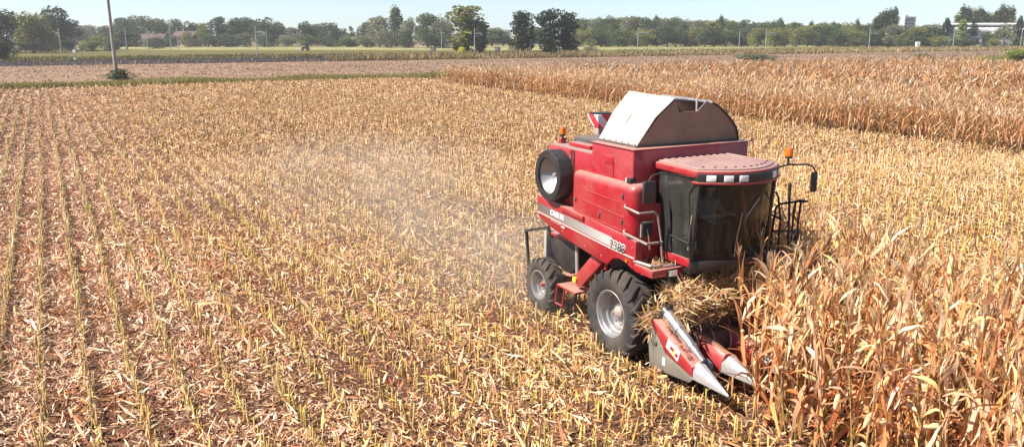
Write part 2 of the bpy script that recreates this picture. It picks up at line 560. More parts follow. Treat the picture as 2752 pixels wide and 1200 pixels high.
def M4(loc=(0, 0, 0), rz=0.0, ry=0.0, rx=0.0, sc=1.0):
    return np.array(Matrix.Translation(loc) @ Matrix.Rotation(rz, 4, 'Z') @ Matrix.Rotation(ry, 4, 'Y') @ Matrix.Rotation(rx, 4, 'X') @ Matrix.Scale(sc, 4))

MACH_O, MACH_YAW = Vector((3.423, 15.952, 0)), R_(28)
FX, FY = math.sin(MACH_YAW), -math.cos(MACH_YAW)          # machine forward
def mach_local(x, y):
    dx, dy = x - MACH_O.x, y - MACH_O.y
    return dx * FX + dy * FY, dx * (-FY) + dy * FX        # forward, left
CORN_Q0, CORN_Q1 = 9.45, 14.7
def standing(s, q, x, y):
    """where corn still stands"""
    fx, ly = mach_local(x, y)
    near = (q > CORN_Q0) & (q < CORN_Q1) & ((s < 8.75) | ((q > 10.2) & (fx > 2.3)) | ((q > 11.0) & (fx > 1.8)) | ((q > 11.8) & (fx > 1.55)) | ((q > 12.6) & (s < 15.0)))
    far = (q > 46.0) & (s < 99)
    return near | far
def in_view(x, y, m=2.6):
    return (y > 8.2) & (np.abs(x) < 0.68 * y + m)
def mottled(x, y, f, seed=0):
    return (np.sin(x * f + 1.3 * seed + 2 * np.sin(y * f * 0.7 + seed)) + np.sin(y * f * 1.3 + seed * 2.1 + 1.7 * np.sin(x * f * 0.6)))* 0.5

# ------------------------------------------------------------------ litter lying between the stubble
PAL_PINK = [(0.76, 0.55, 0.42), (0.68, 0.43, 0.30), (0.48, 0.22, 0.12), (0.30, 0.12, 0.06), (0.86, 0.72, 0.59), (0.60, 0.43, 0.21)]
PAL_GOLD = [(0.78, 0.55, 0.32), (0.70, 0.44, 0.21), (0.52, 0.26, 0.10), (0.34, 0.15, 0.055), (0.86, 0.69, 0.47), (0.64, 0.47, 0.18)]
acc = Acc()
def litter_band(y0, y1, dens, Lr, Wr, kind, lift):
    if kind == 'mixed':
        T_list = [strip_T(Lr * random.uniform(.7, 1.3), Wr, 1, a0=random.uniform(-.3, .3), twist=random.uniform(-1.0, 1.0)) for _ in range(9)]
    elif kind == 'fine':
        T_list = [strip_T(Lr, Wr, 2, droop=random.uniform(-1.2, 1.2), a0=random.uniform(-.3, .5), twist=random.uniform(-1, 1)) for _ in range(10)]
    else:
        T_list = [strip_T(Lr, Wr, 1, twist=random.uniform(-.8, .8)) for _ in range(6)]
    area = 0.66 * (y1 * y1 - y0 * y0) + 3.2 * (y1 - y0)
    n = int(area * dens)
    y = np.sqrt(rng.random(n) * (y1 ** 2 - y0 ** 2) + y0 ** 2)
    x = (rng.random(n) * 2 - 1) * (0.68 * y + 2.4)
    s, q = to_sq(x, y)
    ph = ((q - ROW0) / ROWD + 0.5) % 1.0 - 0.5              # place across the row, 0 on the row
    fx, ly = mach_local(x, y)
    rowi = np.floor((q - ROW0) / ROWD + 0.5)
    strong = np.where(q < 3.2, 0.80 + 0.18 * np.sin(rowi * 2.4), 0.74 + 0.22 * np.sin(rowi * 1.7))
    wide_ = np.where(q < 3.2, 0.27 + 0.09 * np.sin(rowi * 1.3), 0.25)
    bare = ((ph > 0.02) & (ph < wide_) & (rng.random(n) < strong)) | ((np.abs(ph) < 0.08) & (rng.random(n) < 0.5))  # bare dark soil strip right of the rows also imitates the stalks' shadow
    patch = mottled(x, y, 0.9, 1)
    pp_ = ((q - 9.4) / 4.5) % 1.0                            # place within one pass of the machine
    swath = rng.random(n) > 0.52 + 0.48 * np.exp(-((pp_ - 0.5) / 0.24) ** 2) + 0.15 * mottled(x, y, 0.4, 7)
    swath &= q > 3.5
    thin = rng.random(n) < 0.25 * (patch < -0.35)
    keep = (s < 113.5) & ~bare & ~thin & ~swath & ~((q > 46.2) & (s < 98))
    x, y, s, q, ph, patch = (a[keep] for a in (x, y, s, q, ph, patch))
    n = len(x)
    gold = np.clip((q - 1.5) / 9 + 0.22 * mottled(x, y, 0.35, 2), 0, 0.8)
    wp = [3.2, 3.0, 2.2, 1.2, 2.6, 1.0]
    cp = palette(n, PAL_PINK, wp, 0.16); cg = palette(n, PAL_GOLD, [3.4, 3.0, 1.5, 0.7, 2.5, 1.3], 0.16)
    pick = rng.random(n) < gold
    cols = np.where(pick[:, None], cg, cp) * np.array([0.97, 0.91, 0.82])
    red = (mottled(x, y, 1.3, 5) > 0.62) & (rng.random(n) < 0.5)
    cols[red] = palette(int(red.sum()), [(0.34, 0.13, 0.055), (0.46, 0.20, 0.08)], [1, 1])
    k = rng.integers(0, len(T_list), n)
    az = np.where(rng.random(n) < 0.4, R_(120) + rng.normal(0, 0.6, n), rng.random(n) * 2 * np.pi)
    tilt = rng.normal(0, 0.32, n) - 0.05
    roll = rng.normal(0, 0.55, n)
    sc = rng.uniform(0.55, 1.3, n)
    wsc = rng.uniform(0.6, 1.5, n)
    mats = rotz(az) @ roty(tilt) @ rotx(roll) @ (np.stack([sc, sc * wsc, sc * wsc ** 0.5], 1)[:, :, None] * np.eye(3)[None])
    z = lift * (0.15 + rng.random(n) ** 1.6) + 0.035 * np.maximum(0, patch) + (np.abs(ph) < 0.13) * rng.random(n) * 0.17
    pos = np.stack([x, y, z], 1)
    for i, T in enumerate(T_list):
        m = k == i
        acc.put(T, pos[m], mats[m], cols[m])
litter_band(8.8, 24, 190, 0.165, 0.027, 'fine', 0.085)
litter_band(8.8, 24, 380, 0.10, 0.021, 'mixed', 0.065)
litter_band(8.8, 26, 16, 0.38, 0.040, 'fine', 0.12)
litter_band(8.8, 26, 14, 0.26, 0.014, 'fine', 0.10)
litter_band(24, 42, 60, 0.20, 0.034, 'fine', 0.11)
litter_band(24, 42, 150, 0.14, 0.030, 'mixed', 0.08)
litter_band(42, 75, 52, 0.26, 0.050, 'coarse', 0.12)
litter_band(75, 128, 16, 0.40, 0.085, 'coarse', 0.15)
# matted husks and torn leaves caught along every stubble row
def row_mat(y0, y1, per_m, L, W, hmax):
    T_list = [strip_T(L * random.uniform(.7, 1.3), W, 1, a0=random.uniform(-.2, .2), twist=random.uniform(-1, 1)) for _ in range(8)]
    area = 0.68 * (y1 * y1 - y0 * y0) + 4.8 * (y1 - y0)
    n = int(area / ROWD * per_m)
    y = np.sqrt(rng.random(n) * (y1 ** 2 - y0 ** 2) + y0 ** 2)
    x = (rng.random(n) * 2 - 1) * (0.68 * y + 2.4)
    s, q = to_sq(x, y)
    qr = ROW0 + np.round((q - ROW0) / ROWD) * ROWD
    q2 = qr + rng.normal(0, 0.045, n)
    x, y = s * UX + q2 * NX, s * UY + q2 * NY
    keep = (s < 112.8) & (q2 < 46) & ~standing(s, q2, x, y) & (mottled(x, y, 0.8, 12) > -0.75)
    fx_, ly_ = mach_local(x, y)
    keep &= ~((np.abs(np.abs(ly_) - 1.38) < 0.36) & (fx_ < 1.0) & (fx_ > -4.2)) & ~((fx_ > -1.0) & (fx_ < 3.4) & (np.abs(ly_) < 1.7))
    x, y = x[keep], y[keep]
    n = len(x)
    c = palette(n, [(0.50, 0.38, 0.17), (0.62, 0.48, 0.28), (0.40, 0.29, 0.10), (0.70, 0.55, 0.36), (0.44, 0.24, 0.10)], [3, 2.5, 2, 1.3, 1.2], 0.15)
    k = rng.integers(0, 8, n)
    mt = rotz(rng.random(n) * 6.283) @ roty(-rng.uniform(-0.2, 1.4, n)) @ rotx(rng.normal(0, .5, n)) * rng.uniform(.6, 1.3, n)[:, None, None]
    pos = np.stack([x, y, rng.random(n) ** 1.3 * hmax], 1)
    for i, T in enumerate(T_list):
        m = k == i
        acc.put(T, pos[m], mt[m], c[m])
row_mat(8.3, 24, 34, 0.15, 0.024, 0.26)
row_mat(24, 44, 22, 0.18, 0.034, 0.28)
row_mat(44, 80, 7, 0.26, 0.055, 0.28)
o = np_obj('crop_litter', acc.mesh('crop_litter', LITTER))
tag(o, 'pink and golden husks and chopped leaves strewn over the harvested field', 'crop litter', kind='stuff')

# ------------------------------------------------------------------ stubble rows
def stalk_template(r):
    h = r.uniform(0.22, 0.44)
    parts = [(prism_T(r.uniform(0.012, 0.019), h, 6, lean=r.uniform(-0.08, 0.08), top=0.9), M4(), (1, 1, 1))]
    for _ in range(r.choice((0, 1, 2, 2, 3))):
        parts.append((strip_T(r.uniform(0.10, 0.28), 0.030, 2, droop=r.uniform(-1.6, -0.3), a0=r.uniform(-1.2, 1.5), twist=r.uniform(-.8, .8)), M4((0, 0, h * r.uniform(0.35, 0.97)), r.uniform(0, 6.28)), (1.2, 1.2, 1.5)))
    for _ in range(r.choice((0, 1, 1, 2, 3))):                # frayed top
        parts.append((strip_T(r.uniform(0.05, 0.12), 0.016, 1, a0=r.uniform(0.2, 1.5), twist=r.uniform(-1, 1)), M4((0.004, 0, h * r.uniform(.9, 1.0)), r.uniform(0, 6.28)), (1.45, 1.42, 1.9)))
    return join_T(parts)
r1 = random.Random(11)
ST_NEAR = [stalk_template(r1) for _ in range(14)]
ST_FAR = []
for i in range(4):
    h = (0.26, 0.32, 0.36, 0.40)[i]
    ST_FAR.append(join_T([(prism_T(0.020, h, 3, cap=False), M4(), (1, 1, 1)), (strip_T(0.28, 0.05, 1, a0=0.3 - 0.3 * i), M4((0, 0, h * 0.8), 2.1 * i), (1.3, 1.25, 1.4))]))
PAL_STALK = [(0.42, 0.28, 0.075), (0.50, 0.34, 0.125), (0.35, 0.25, 0.055), (0.54, 0.36, 0.17), (0.42, 0.21, 0.07), (0.30, 0.24, 0.05)]
PAL_TAN = [(0.56, 0.37, 0.18), (0.62, 0.43, 0.24), (0.46, 0.29, 0.13), (0.68, 0.49, 0.30), (0.50, 0.27, 0.12), (0.42, 0.31, 0.12)]
S_all = []
for k in range(-130, 49):
    q = ROW0 + k * ROWD
    if q > 46: continue
    n = int(125 / 0.115)
    s = np.arange(n) * 0.115 + rng.normal(0, 0.045, n) - 10
    s = s[rng.random(n) < 0.88]
    qq = q + rng.normal(0, 0.028, len(s)) + 0.02 * np.sin(s * 0.7 + k)
    S_all.append(np.stack([s, qq], 1))
S_all = np.concatenate(S_all)
sx, sy = S_all[:, 0] * UX + S_all[:, 1] * NX, S_all[:, 0] * UY + S_all[:, 1] * NY
fx, ly = mach_local(sx, sy)
under = ((np.abs(np.abs(ly) - 1.38) < 0.34) & (fx < 0.5) & (fx > -30.0) & (rng.random(len(sx)) < np.where(fx > -4, 1.0, 0.6))) | ((fx > -0.3) & (fx < 3.35) & (ly > -1.62) & (ly < 1.65) & (rng.random(len(sx)) < 0.35))
gap = mottled(sx, sy, 0.5, 9) < -0.8
keep = in_view(sx, sy) & (S_all[:, 0] < 112.8) & ~standing(S_all[:, 0], S_all[:, 1], sx, sy) & ~under & ~(gap & (rng.random(len(sx)) < 0.7))
sx, sy, sq_ = sx[keep], sy[keep], S_all[keep]
far = sy > 42
drop = far & (rng.random(len(sx)) < np.clip(0.22 + (sy - 42) / 70, 0, 0.62))
sx, sy, sq_, far = sx[~drop], sy[~drop], sq_[~drop], far[~drop]
n = len(sx)
old = np.clip((3.5 - sq_[:, 1]) / 4, 0, 1)                  # older, lower cut on the left
scol = palette(n, PAL_STALK, [3, 3, 2, 2, 1.2, 1], 0.14)
tan_ = palette(n, PAL_TAN, [3, 3, 2, 2, 1.2, 1], 0.14)
scol = np.where((rng.random(n) < np.clip((sy - 16) / 30, 0, 0.9))[:, None], tan_, scol)
scol = scol * (1 - 0.35 * old[:, None]) + np.array([0.34, 0.27, 0.13]) * 0.35 * old[:, None]
hs = (1.12 - 0.12 * old) * rng.uniform(0.7, 1.25, n)
az = rng.random(n) * 6.283
tl = rng.normal(0, 0.13, n)
mats = rotz(az) @ roty(tl) @ (np.stack([np.where(far, 1 + sy / 90, 1.0), np.where(far, 1 + sy / 90, 1.0), hs], 1)[:, :, None] * np.eye(3)[None])
pos = np.stack([sx, sy, np.full(n, -0.01)], 1)
near_order = np.argsort(np.where(np.abs(sx) < 0.643 * sy - 0.1, sy, 999))
indiv = near_order[:300]
is_ind = np.zeros(n, bool); is_ind[indiv] = True
acc = Acc()
kk = rng.integers(0, 14, n)
for i in range(14):
    m = (~far) & (~is_ind) & (kk == i)
    acc.put(ST_NEAR[i], pos[m], mats[m], scol[m])
for i in range(4):
    m = far & (kk % 4 == i)
    acc.put(ST_FAR[i], pos[m], mats[m], scol[m])
tag(np_obj('corn_stubble', acc.mesh('corn_stubble', STALK)), 'rows of cut yellowish corn stalks across the harvested field', 'stubble', kind='stuff')
st_me = []
for i, T in enumerate(ST_NEAR):
    c = palette(1, PAL_STALK, [3, 3, 2, 2, 1.2, 1], 0.1)
    st_me.append(np_mesh('cut_stalk', T[0], T[1], np.clip(T[2] * c, 0, 1), STALK))
for j in indiv:
    o = bpy.data.objects.new('cut_stalk', st_me[kk[j]])
    o.location = pos[j]
    o.rotation_euler = (0, tl[j], az[j])
    o.scale = (1, 1, hs[j])
    tag(o, 'short cut corn stalk standing in the stubble rows nearest the camera', 'corn stalk', 'cut stalks of the nearest stubble rows')
    COL.objects.link(o)

# ------------------------------------------------------------------ standing corn
PAL_LEAF = [(0.68, 0.38, 0.18), (0.77, 0.51, 0.31), (0.57, 0.26, 0.11), (0.86, 0.67, 0.49), (0.43, 0.18, 0.075), (0.62, 0.43, 0.18)]
WL = [3, 3, 2, 1.6, 1.0, 0.7]
def corn_parts(r, lod):
    """list of (part name, template) for one plant"""
    H = r.uniform(2.10, 2.50) if lod == 0 else r.uniform(2.0, 2.3)
    nr = np.random.default_rng(r.randrange(10 ** 6))
    parts = []
    stalk_c = palette(1, [(0.50, 0.36, 0.15), (0.44, 0.24, 0.10), (0.46, 0.38, 0.12)], [1, 1, .7], r=nr)[0]
    ns = {0: 6, 1: 3, 2: 3}[lod]
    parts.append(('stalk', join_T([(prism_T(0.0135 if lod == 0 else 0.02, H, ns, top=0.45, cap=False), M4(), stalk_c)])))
    nl = {0: r.randint(14, 17), 1: 9, 2: 4}[lod]
    az = r.uniform(0, 6.28)
    for i in range(nl):
        t = (i + 0.6) / nl
        z = H * (0.10 + 0.86 * t) if lod < 2 else H * (0.55 + 0.4 * t)
        az += math.pi + r.gauss(0, 0.45)
        L = r.uniform(0.48, 0.92) * (1.0 if t < 0.75 else 0.8)
        W = r.uniform(0.034, 0.074) * (1.0 if lod == 0 else (1.15 if lod == 1 else 1.6))
        m_ = r.random()
        if m_ < 0.40:                                     # arching
            a0, dr = r.uniform(0.9, 1.4), r.uniform(-2.9, -1.3)
        elif m_ < 0.62:                                   # still upright
            a0, dr = r.uniform(1.05, 1.45), r.uniform(-0.9, -0.1)
        else:                                             # broken, hanging along the stalk
            a0, dr = r.uniform(-1.55, -0.7), r.uniform(-0.5, 0.4)
        seg = {0: 7, 1: 3, 2: 2}[lod]
        tip = r.uniform(0.75, 1.1)
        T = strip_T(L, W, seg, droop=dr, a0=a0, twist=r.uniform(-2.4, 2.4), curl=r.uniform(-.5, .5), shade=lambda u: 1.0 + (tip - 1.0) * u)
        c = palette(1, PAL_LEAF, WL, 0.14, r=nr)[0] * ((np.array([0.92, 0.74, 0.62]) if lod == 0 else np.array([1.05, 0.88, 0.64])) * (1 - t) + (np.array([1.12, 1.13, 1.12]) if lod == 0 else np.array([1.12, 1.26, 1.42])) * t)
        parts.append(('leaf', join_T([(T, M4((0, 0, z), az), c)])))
    if lod == 0:
        # husked ear hanging from the stalk
        az2 = r.uniform(0, 6.28)
        prof = [(0.012, 0), (0.030, 0.04), (0.037, 0.10), (0.030, 0.17), (0.012, 0.225)]
        V, C, F = [], [], []
        for rr_, hh in prof:
            for k in range(6):
                V.append((rr_ * math.cos(k * 1.0472), rr_ * math.sin(k * 1.0472), hh)); C.append((1 - 0.12 * (k % 2),) * 3)
        for i in range(4):
            for k in range(6):
                F.append((i * 6 + k, i * 6 + (k + 1) % 6, i * 6 + 6 + (k + 1) % 6, i * 6 + 6 + k))
        T = (np.array(V), np.array(F), np.array(C))
        if r.random() < 0.85:
            parts.append(('ear', join_T([(T, M4((0.02 * math.cos(az2), 0.02 * math.sin(az2), H * r.uniform(0.42, 0.52)), az2, r.uniform(0.5, 2.6)), palette(1, [(0.80, 0.64, 0.40), (0.72, 0.55, 0.33)], [1, 1], r=nr)[0])])))
    nt_ = {0: 7, 1: 2, 2: 1}[lod]
    tp = []
    for i in range(nt_):
        tp.append((strip_T(r.uniform(0.16, 0.30), 0.013 if lod == 0 else 0.035, 2 if lod == 0 else 1, droop=r.uniform(-1.0, 0.2), a0=r.uniform(0.75, 1.5)), M4((0, 0, H - 0.02), r.uniform(0, 6.28)), palette(1, [(0.66, 0.52, 0.34), (0.56, 0.41, 0.24)], [1, 1], r=nr)[0]))
    parts.append(('tassel', join_T(tp)))
    return parts
r2 = random.Random(5)
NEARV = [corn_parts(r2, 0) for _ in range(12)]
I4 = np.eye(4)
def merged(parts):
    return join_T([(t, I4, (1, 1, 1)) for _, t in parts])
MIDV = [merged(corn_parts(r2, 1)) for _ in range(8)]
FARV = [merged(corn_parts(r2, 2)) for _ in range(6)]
FULLV = [merged(p) for p in NEARV]

# near strip in front of the header: plants one by one
P = []
for k in range(0, 7):
    q = ROW0 + k * ROWD
    s = np.arange(1.0, 16.0, 0.125) + rng.normal(0, 0.03, int(np.ceil(15.0 / 0.125)))
    qq = q + rng.normal(0, 0.03, len(s))
    x, y = s * UX + qq * NX, s * UY + qq * NY
    ok = standing(s, qq, x, y)
    P.append(np.stack([x[ok], y[ok], s[ok], qq[ok]], 1))
P = np.concatenate(P)
# how large each shows: those with base or top inside the frame, nearest first
zc = P[:, 1] * CS + (CAM_H - 1.0) * SN
u = np.abs(P[:, 0] / zc)
vis = (u < 0.665) & (P[:, 1] > 9.3)
order = np.argsort(np.where(vis, P[:, 1], 999 + u))
ind = order[:300]
rest = order[300:]
near_me = []
for v in NEARV:
    near_me.append([(nm, np_mesh(nm, T[0], T[1], np.clip(T[2], 0, 1), LEAF)) for nm, T in v])
for j in ind:
    v = near_me[random.randrange(12)]
    e = bpy.data.objects.new('corn_plant', None)
    e.empty_display_size = 0.1
    e.location = (P[j, 0], P[j, 1], -0.01)
    e.rotation_euler = (random.gauss(0.0, 0.09), random.gauss(0.03, 0.09), random.uniform(0, 6.283))
    sc = random.uniform(0.94, 1.16)
    e.scale = (sc, sc, sc)
    COL.objects.link(e)
    tag(e, 'dry tan corn plant with drooping leaves in the uncut strip ahead of the harvester', 'corn plant', 'standing corn plants ahead of the harvester')
    for nm, me in v:
        o = bpy.data.objects.new(nm, me)
        o.parent = e
        COL.objects.link(o)
acc = Acc()
m_ = len(rest)
kx = rng.integers(0, 12, m_)
sc = rng.uniform(0.88, 1.1, m_)
mt = rotz(rng.random(m_) * 6.283) @ rotx(rng.normal(0, .08, m_)) * sc[:, None, None]
pp = np.stack([P[rest, 0], P[rest, 1], np.zeros(m_)], 1)
one = rng.uniform(0.85, 1.12, (m_, 1)) * np.ones((1, 3))
for i in range(12):
    m = kx == i
    acc.put(FULLV[i], pp[m], mt[m], one[m])
tag(np_obj('standing_corn_edge', acc.mesh('standing_corn_edge', LEAF)), 'rest of the dry corn strip beside and right of the harvester', 'corn', kind='stuff')

# far block of standing corn
acc = Acc()
def corn_area(qa, qb, step_s, rowd, VV, zs, keepf=1.0):
    qs = np.arange(qa, qb, rowd)
    out = []
    for q in qs:
        s = np.arange(12, 109.5, step_s)
        s = s + rng.normal(0, step_s * 0.3, len(s))
        qq = q + rng.normal(0, 0.06, len(s))
        x, y = s * UX + qq * NX, s * UY + qq * NY
        ok = (np.abs(x) < 0.67 * y + 4) & (s < 98.5 + 1.0 * np.sin(q)) & (s > 12)
        out.append(np.stack([x[ok], y[ok]], 1))
    A = np.concatenate(out)
    n = len(A)
    kx = rng.integers(0, len(VV), n)
    sc = rng.uniform(0.92, 1.07, n) * zs * (1 + 0.06 * mottled(A[:, 0], A[:, 1], 0.15, 4))
    mt = rotz(rng.random(n) * 6.283) @ rotx(rng.normal(0, .09, n)) * sc[:, None, None]
    col = rng.uniform(0.80, 1.15, (n, 1)) * np.array([[1.0, 0.99, 0.97]]) * (1 + 0.10 * mottled(A[:, 0], A[:, 1], 0.3, 8))[:, None]
    pos = np.stack([A[:, 0], A[:, 1], np.zeros(n)], 1)
    for i, T in enumerate(VV):
        m = kx == i
        acc.put(T, pos[m], mt[m], col[m])
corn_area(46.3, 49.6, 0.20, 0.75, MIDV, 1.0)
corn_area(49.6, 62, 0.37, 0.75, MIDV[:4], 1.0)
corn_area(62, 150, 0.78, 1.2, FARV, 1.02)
tag(np_obj('standing_corn_block', acc.mesh('standing_corn_block', LEAF)), 'broad block of dry standing corn behind the harvested field', 'corn', kind='stuff')

# ------------------------------------------------------------------ grass along the verge and the railway
def blades(name, s0, s1, qa, qb, dens, hmin, hmax, width, cols, wts, label, zf=None, clump=0.0):
    n = int((s1 - s0) * (qb - qa) * dens)
    s = s0 + rng.random(n) * (s1 - s0)
    q = qa + rng.random(n) * (qb - qa)
    x, y = s * UX + q * NX, s * UY + q * NY
    k = (np.abs(x) < 0.68 * y + 6)
    if clump:
        k &= (mottled(x, y, 0.45, 3) + rng.normal(0, 0.5, n)) > clump - 1
    x, y, s, q = x[k], y[k], s[k], q[k]
    n = len(x)
    a = Acc()
    hh = rng.uniform(hmin, hmax, n) * (1 + 0.35 * mottled(x, y, 0.23, 6))
    z = np.zeros(n) if zf is None else zf(s)
    mt = rotz(rng.random(n) * 6.283) @ roty(rng.normal(0, 0.25, n)) @ (np.stack([np.full(n, width), np.full(n, width), hh], 1)[:, :, None] * np.eye(3)[None])
    Ts = [(np.array([(-.5, 0, 0), (.5, 0, 0), (.35 + d, .3, .6), (-.3 + d, .3, .6), (.1 + 2 * d, .8, 1.0), (-.05 + 2 * d, .8, 1.0)]), np.array([(0, 1, 2, 3), (3, 2, 4, 5)]), np.array([(0.8,) * 3] * 2 + [(1.0,) * 3] * 2 + [(1.15,) * 3] * 2)) for d in (-.6, .1, .8)]
    c = palette(n, cols, wts, 0.15) * (1 + 0.2 * mottled(x, y, 0.12, 2))[:, None]
    kk_ = rng.integers(0, 3, n)
    for i in range(3):
        m = kk_ == i
        a.put(Ts[i], np.stack([x, y, z], 1)[m], mt[m], c[m])
    return tag(np_obj(name, a.mesh(name, GRASS)), label, 'grass', kind='stuff')
VERGE = [(0.20, 0.18, 0.05), (0.30, 0.25, 0.08), (0.13, 0.13, 0.035), (0.42, 0.33, 0.15)]
blades('verge_grass', 113.2, 121, -30, 62, 48, 0.25, 0.75, 0.085, VERGE, [3, 2.5, 1.2, 2], 'rough green grass strip between the stubble and the next field')
blades('verge_grass_edge', 113.0, 115.2, -30, 62, 24, 0.3, 0.8, 0.085, [(0.15, 0.15, 0.04), (0.24, 0.21, 0.06)], [2, 1.5], 'darker green tall grass along the edge of the harvested stubble')
blades('verge_weeds', 112, 122, 62, 230, 5, 0.6, 1.5, 0.2, VERGE, [3, 2, 2, 1], 'green weeds behind the far corn block', clump=1.0)
blades('weed_strip', 78, 122, 151, 205, 9, 0.3, 0.9, 0.14, [(0.14, 0.17, 0.04), (0.20, 0.22, 0.06), (0.30, 0.26, 0.11)], [3, 2, 1.5], 'green weed strip at the right edge beyond the corn', clump=0.7)
DRY = [(0.36, 0.27, 0.14), (0.27, 0.22, 0.09), (0.20, 0.14, 0.08), (0.46, 0.36, 0.20), (0.15, 0.15, 0.05)]
def bank_z(s):
    return np.interp(s, [200.5, 202.6, 210.4, 212.8], [0, 0.72, 0.72, 0])
blades('bank_grass', 198.5, 204.5, 62, 520, 12, 0.5, 1.5, 0.22, DRY, [3, 2.5, 1.6, 2, 1.5], 'dry tan grass and brambles along the railway bank', zf=bank_z)
blades('bank_grass_left', 199.5, 202, -60, 62, 3, 0.3, 0.8, 0.18, DRY, [3, 2.5, 1, 2, 1.5], 'thin dry grass at the foot of the ballast', zf=bank_z)
blades('meadow_tall_grass', 211, 262, -80, 480, 1.3, 0.4, 1.0, 0.32, [(0.12, 0.115, 0.034), (0.18, 0.155, 0.058), (0.085, 0.09, 0.024), (0.26, 0.20, 0.09)], [3, 3, 2, 1.5], 'tall green and brown meadow grass beyond the railway')

blades('field_stubble', 121, 199, -70, 420, 1.25, 0.08, 0.26, 0.22, [(0.33, 0.23, 0.16), (0.19, 0.12, 0.085), (0.43, 0.33, 0.23), (0.26, 0.20, 0.10)], [3, 2.4, 2, 1], 'pale stubble and clods on the harrowed field', clump=0.6)
# ------------------------------------------------------------------ trees
CROWN_CACHE = {}
def crown_mesh(kind, tone, seed):
    seed = seed % 3
    key = (kind, tone, seed)
    if key in CROWN_CACHE: return CROWN_CACHE[key]
    r = random.Random(hash(kind) % 1 + seed * 131 + len(kind) * 17 + sum(map(ord, kind + tone)))
    g = np.random.default_rng(seed * 7 + sum(map(ord, kind + tone)))
    TON = {'olive': [(0.135, 0.140, 0.040), (0.10, 0.110, 0.030), (0.20, 0.19, 0.060)],
           'dark': [(0.045, 0.066, 0.024), (0.034, 0.050, 0.020), (0.072, 0.092, 0.032)],
           'deep': [(0.028, 0.042, 0.020), (0.020, 0.032, 0.017), (0.045, 0.060, 0.026)],
           'fresh': [(0.15, 0.19, 0.045), (0.10, 0.14, 0.030), (0.22, 0.25, 0.07)],
           'grey': [(0.14, 0.145, 0.085), (0.10, 0.105, 0.058), (0.20, 0.19, 0.12)],
           'mid': [(0.072, 0.098, 0.030), (0.052, 0.075, 0.022), (0.115, 0.135, 0.040)],
           'yellow': [(0.42, 0.38, 0.03), (0.55, 0.48, 0.05), (0.30, 0.30, 0.04)]}[tone]
    lobes = []
    H = 1.0
    if kind == 'round':
        for _ in range(17):
            a, rad, z = r.uniform(0, 6.28), r.uniform(0.05, 0.30), r.uniform(0.22, 0.84)
            sc = 1 - abs(z - 0.52) * 0.9
            lobes.append((rad * sc * math.cos(a), rad * sc * math.sin(a), z, r.uniform(0.13, 0.21), r.uniform(0.10, 0.17)))
        lobes.append((0, 0, 0.50, 0.26, 0.27))
    elif kind == 'dense':
        for i_ in range(30):
            a, z = r.uniform(0, 6.28), 0.06 + 0.87 * (i_ + r.random()) / 30
            rad = 0.17 * (1 - max(0, z - 0.6) * 1.3) * r.uniform(0.4, 1.1) * min(1, 0.55 + z * 1.2)
            lobes.append((rad * math.cos(a), rad * math.sin(a), z, r.uniform(0.07, 0.12), r.uniform(0.06, 0.11)))
        lobes.append((0, 0, 0.5, 0.13, 0.42))
    elif kind == 'cone':
        for _ in range(26):
            a, z = r.uniform(0, 6.28), r.uniform(0.05, 0.95)
            rad = 0.36 * (1.02 - z) * r.uniform(0.3, 1.05)
            lobes.append((rad * math.cos(a), rad * math.sin(a), z, 0.06 + 0.11 * (1.0 - z) * r.uniform(.7, 1.3), r.uniform(0.06, 0.11)))
    elif kind == 'poplar':
        for i_ in range(40):
            a, z = r.uniform(0, 6.28), 0.07 + 0.88 * (i_ + r.random()) / 40
            rad = 0.07 * math.sin(min(1, 1.15 - z) * 1.6) * r.uniform(0.2, 1.1)
            lobes.append((rad * math.cos(a), rad * math.sin(a), z, r.uniform(0.045, 0.075) * (1.25 - 0.7 * max(0, z - 0.5)), r.uniform(0.07, 0.12)))
    elif kind == 'willow':
        for _ in range(22):
            a, rad = r.uniform(0, 6.28), r.uniform(0.08, 0.33)
            z = 0.78 - rad * 0.9 + r.uniform(-0.2, 0.1)
            lobes.append((rad * math.cos(a), rad * math.sin(a), z, r.uniform(0.09, 0.14), r.uniform(0.14, 0.24)))
    elif kind == 'bush':
        for _ in range(14):
            a, rad, z = r.uniform(0, 6.28), r.uniform(0.0, 0.36), r.uniform(0.15, 0.72)
            lobes.append((rad * math.cos(a) * (1.1 - z * .6), rad * math.sin(a) * (1.1 - z * .6), z, r.uniform(0.16, 0.25), r.uniform(0.15, 0.24)))
    per = {'round': 150, 'dense': 120, 'cone': 110, 'poplar': 110, 'willow': 120, 'bush': 110}[kind]
    V, C = [], []
    zmax = max(l[2] + l[4] for l in lobes)
    for (cx, cy, cz, rx, rz) in lobes:
        m = int(per * (rx * rx + 0.5 * rx * rz) / 0.028 ** 1 * 1.15) + 45
        d = g.standard_normal((m, 3)); d /= np.linalg.norm(d, axis=1)[:, None]
        rad = 0.55 + 0.55 * g.random(m) ** 0.6
        p = np.stack([cx + d[:, 0] * rx * rad, cy + d[:, 1] * rx * rad, cz + d[:, 2] * rz * rad], 1)
        p = p[p[:, 2] > 0.005]
        m = len(p)
        t = g.standard_normal((m, 3)); t /= np.linalg.norm(t, axis=1)[:, None]
        b = np.cross(t, g.standard_normal((m, 3))); b /= np.linalg.norm(b, axis=1)[:, None]
        szl = g.uniform(0.010, 0.023, (m, 1)) * (0.8 if kind in ('poplar',) else 1.0)
        V.append(np.stack([p - t * szl - b * szl * .6, p + t * szl - b * szl * .5, p + t * szl * .8 + b * szl * .6, p - t * szl * .7 + b * szl * .6], 1).reshape(-1, 3))
        c = palette(m, TON, [3, 2, 1.3], 0.16, r=g) * r.uniform(1.15, 1.75)
        C.append(np.repeat(c, 4, 0))
    V = np.concatenate(V); C = np.concatenate(C)
    V[:, 2] /= zmax
    F = np.arange(len(V)).reshape(-1, 4)
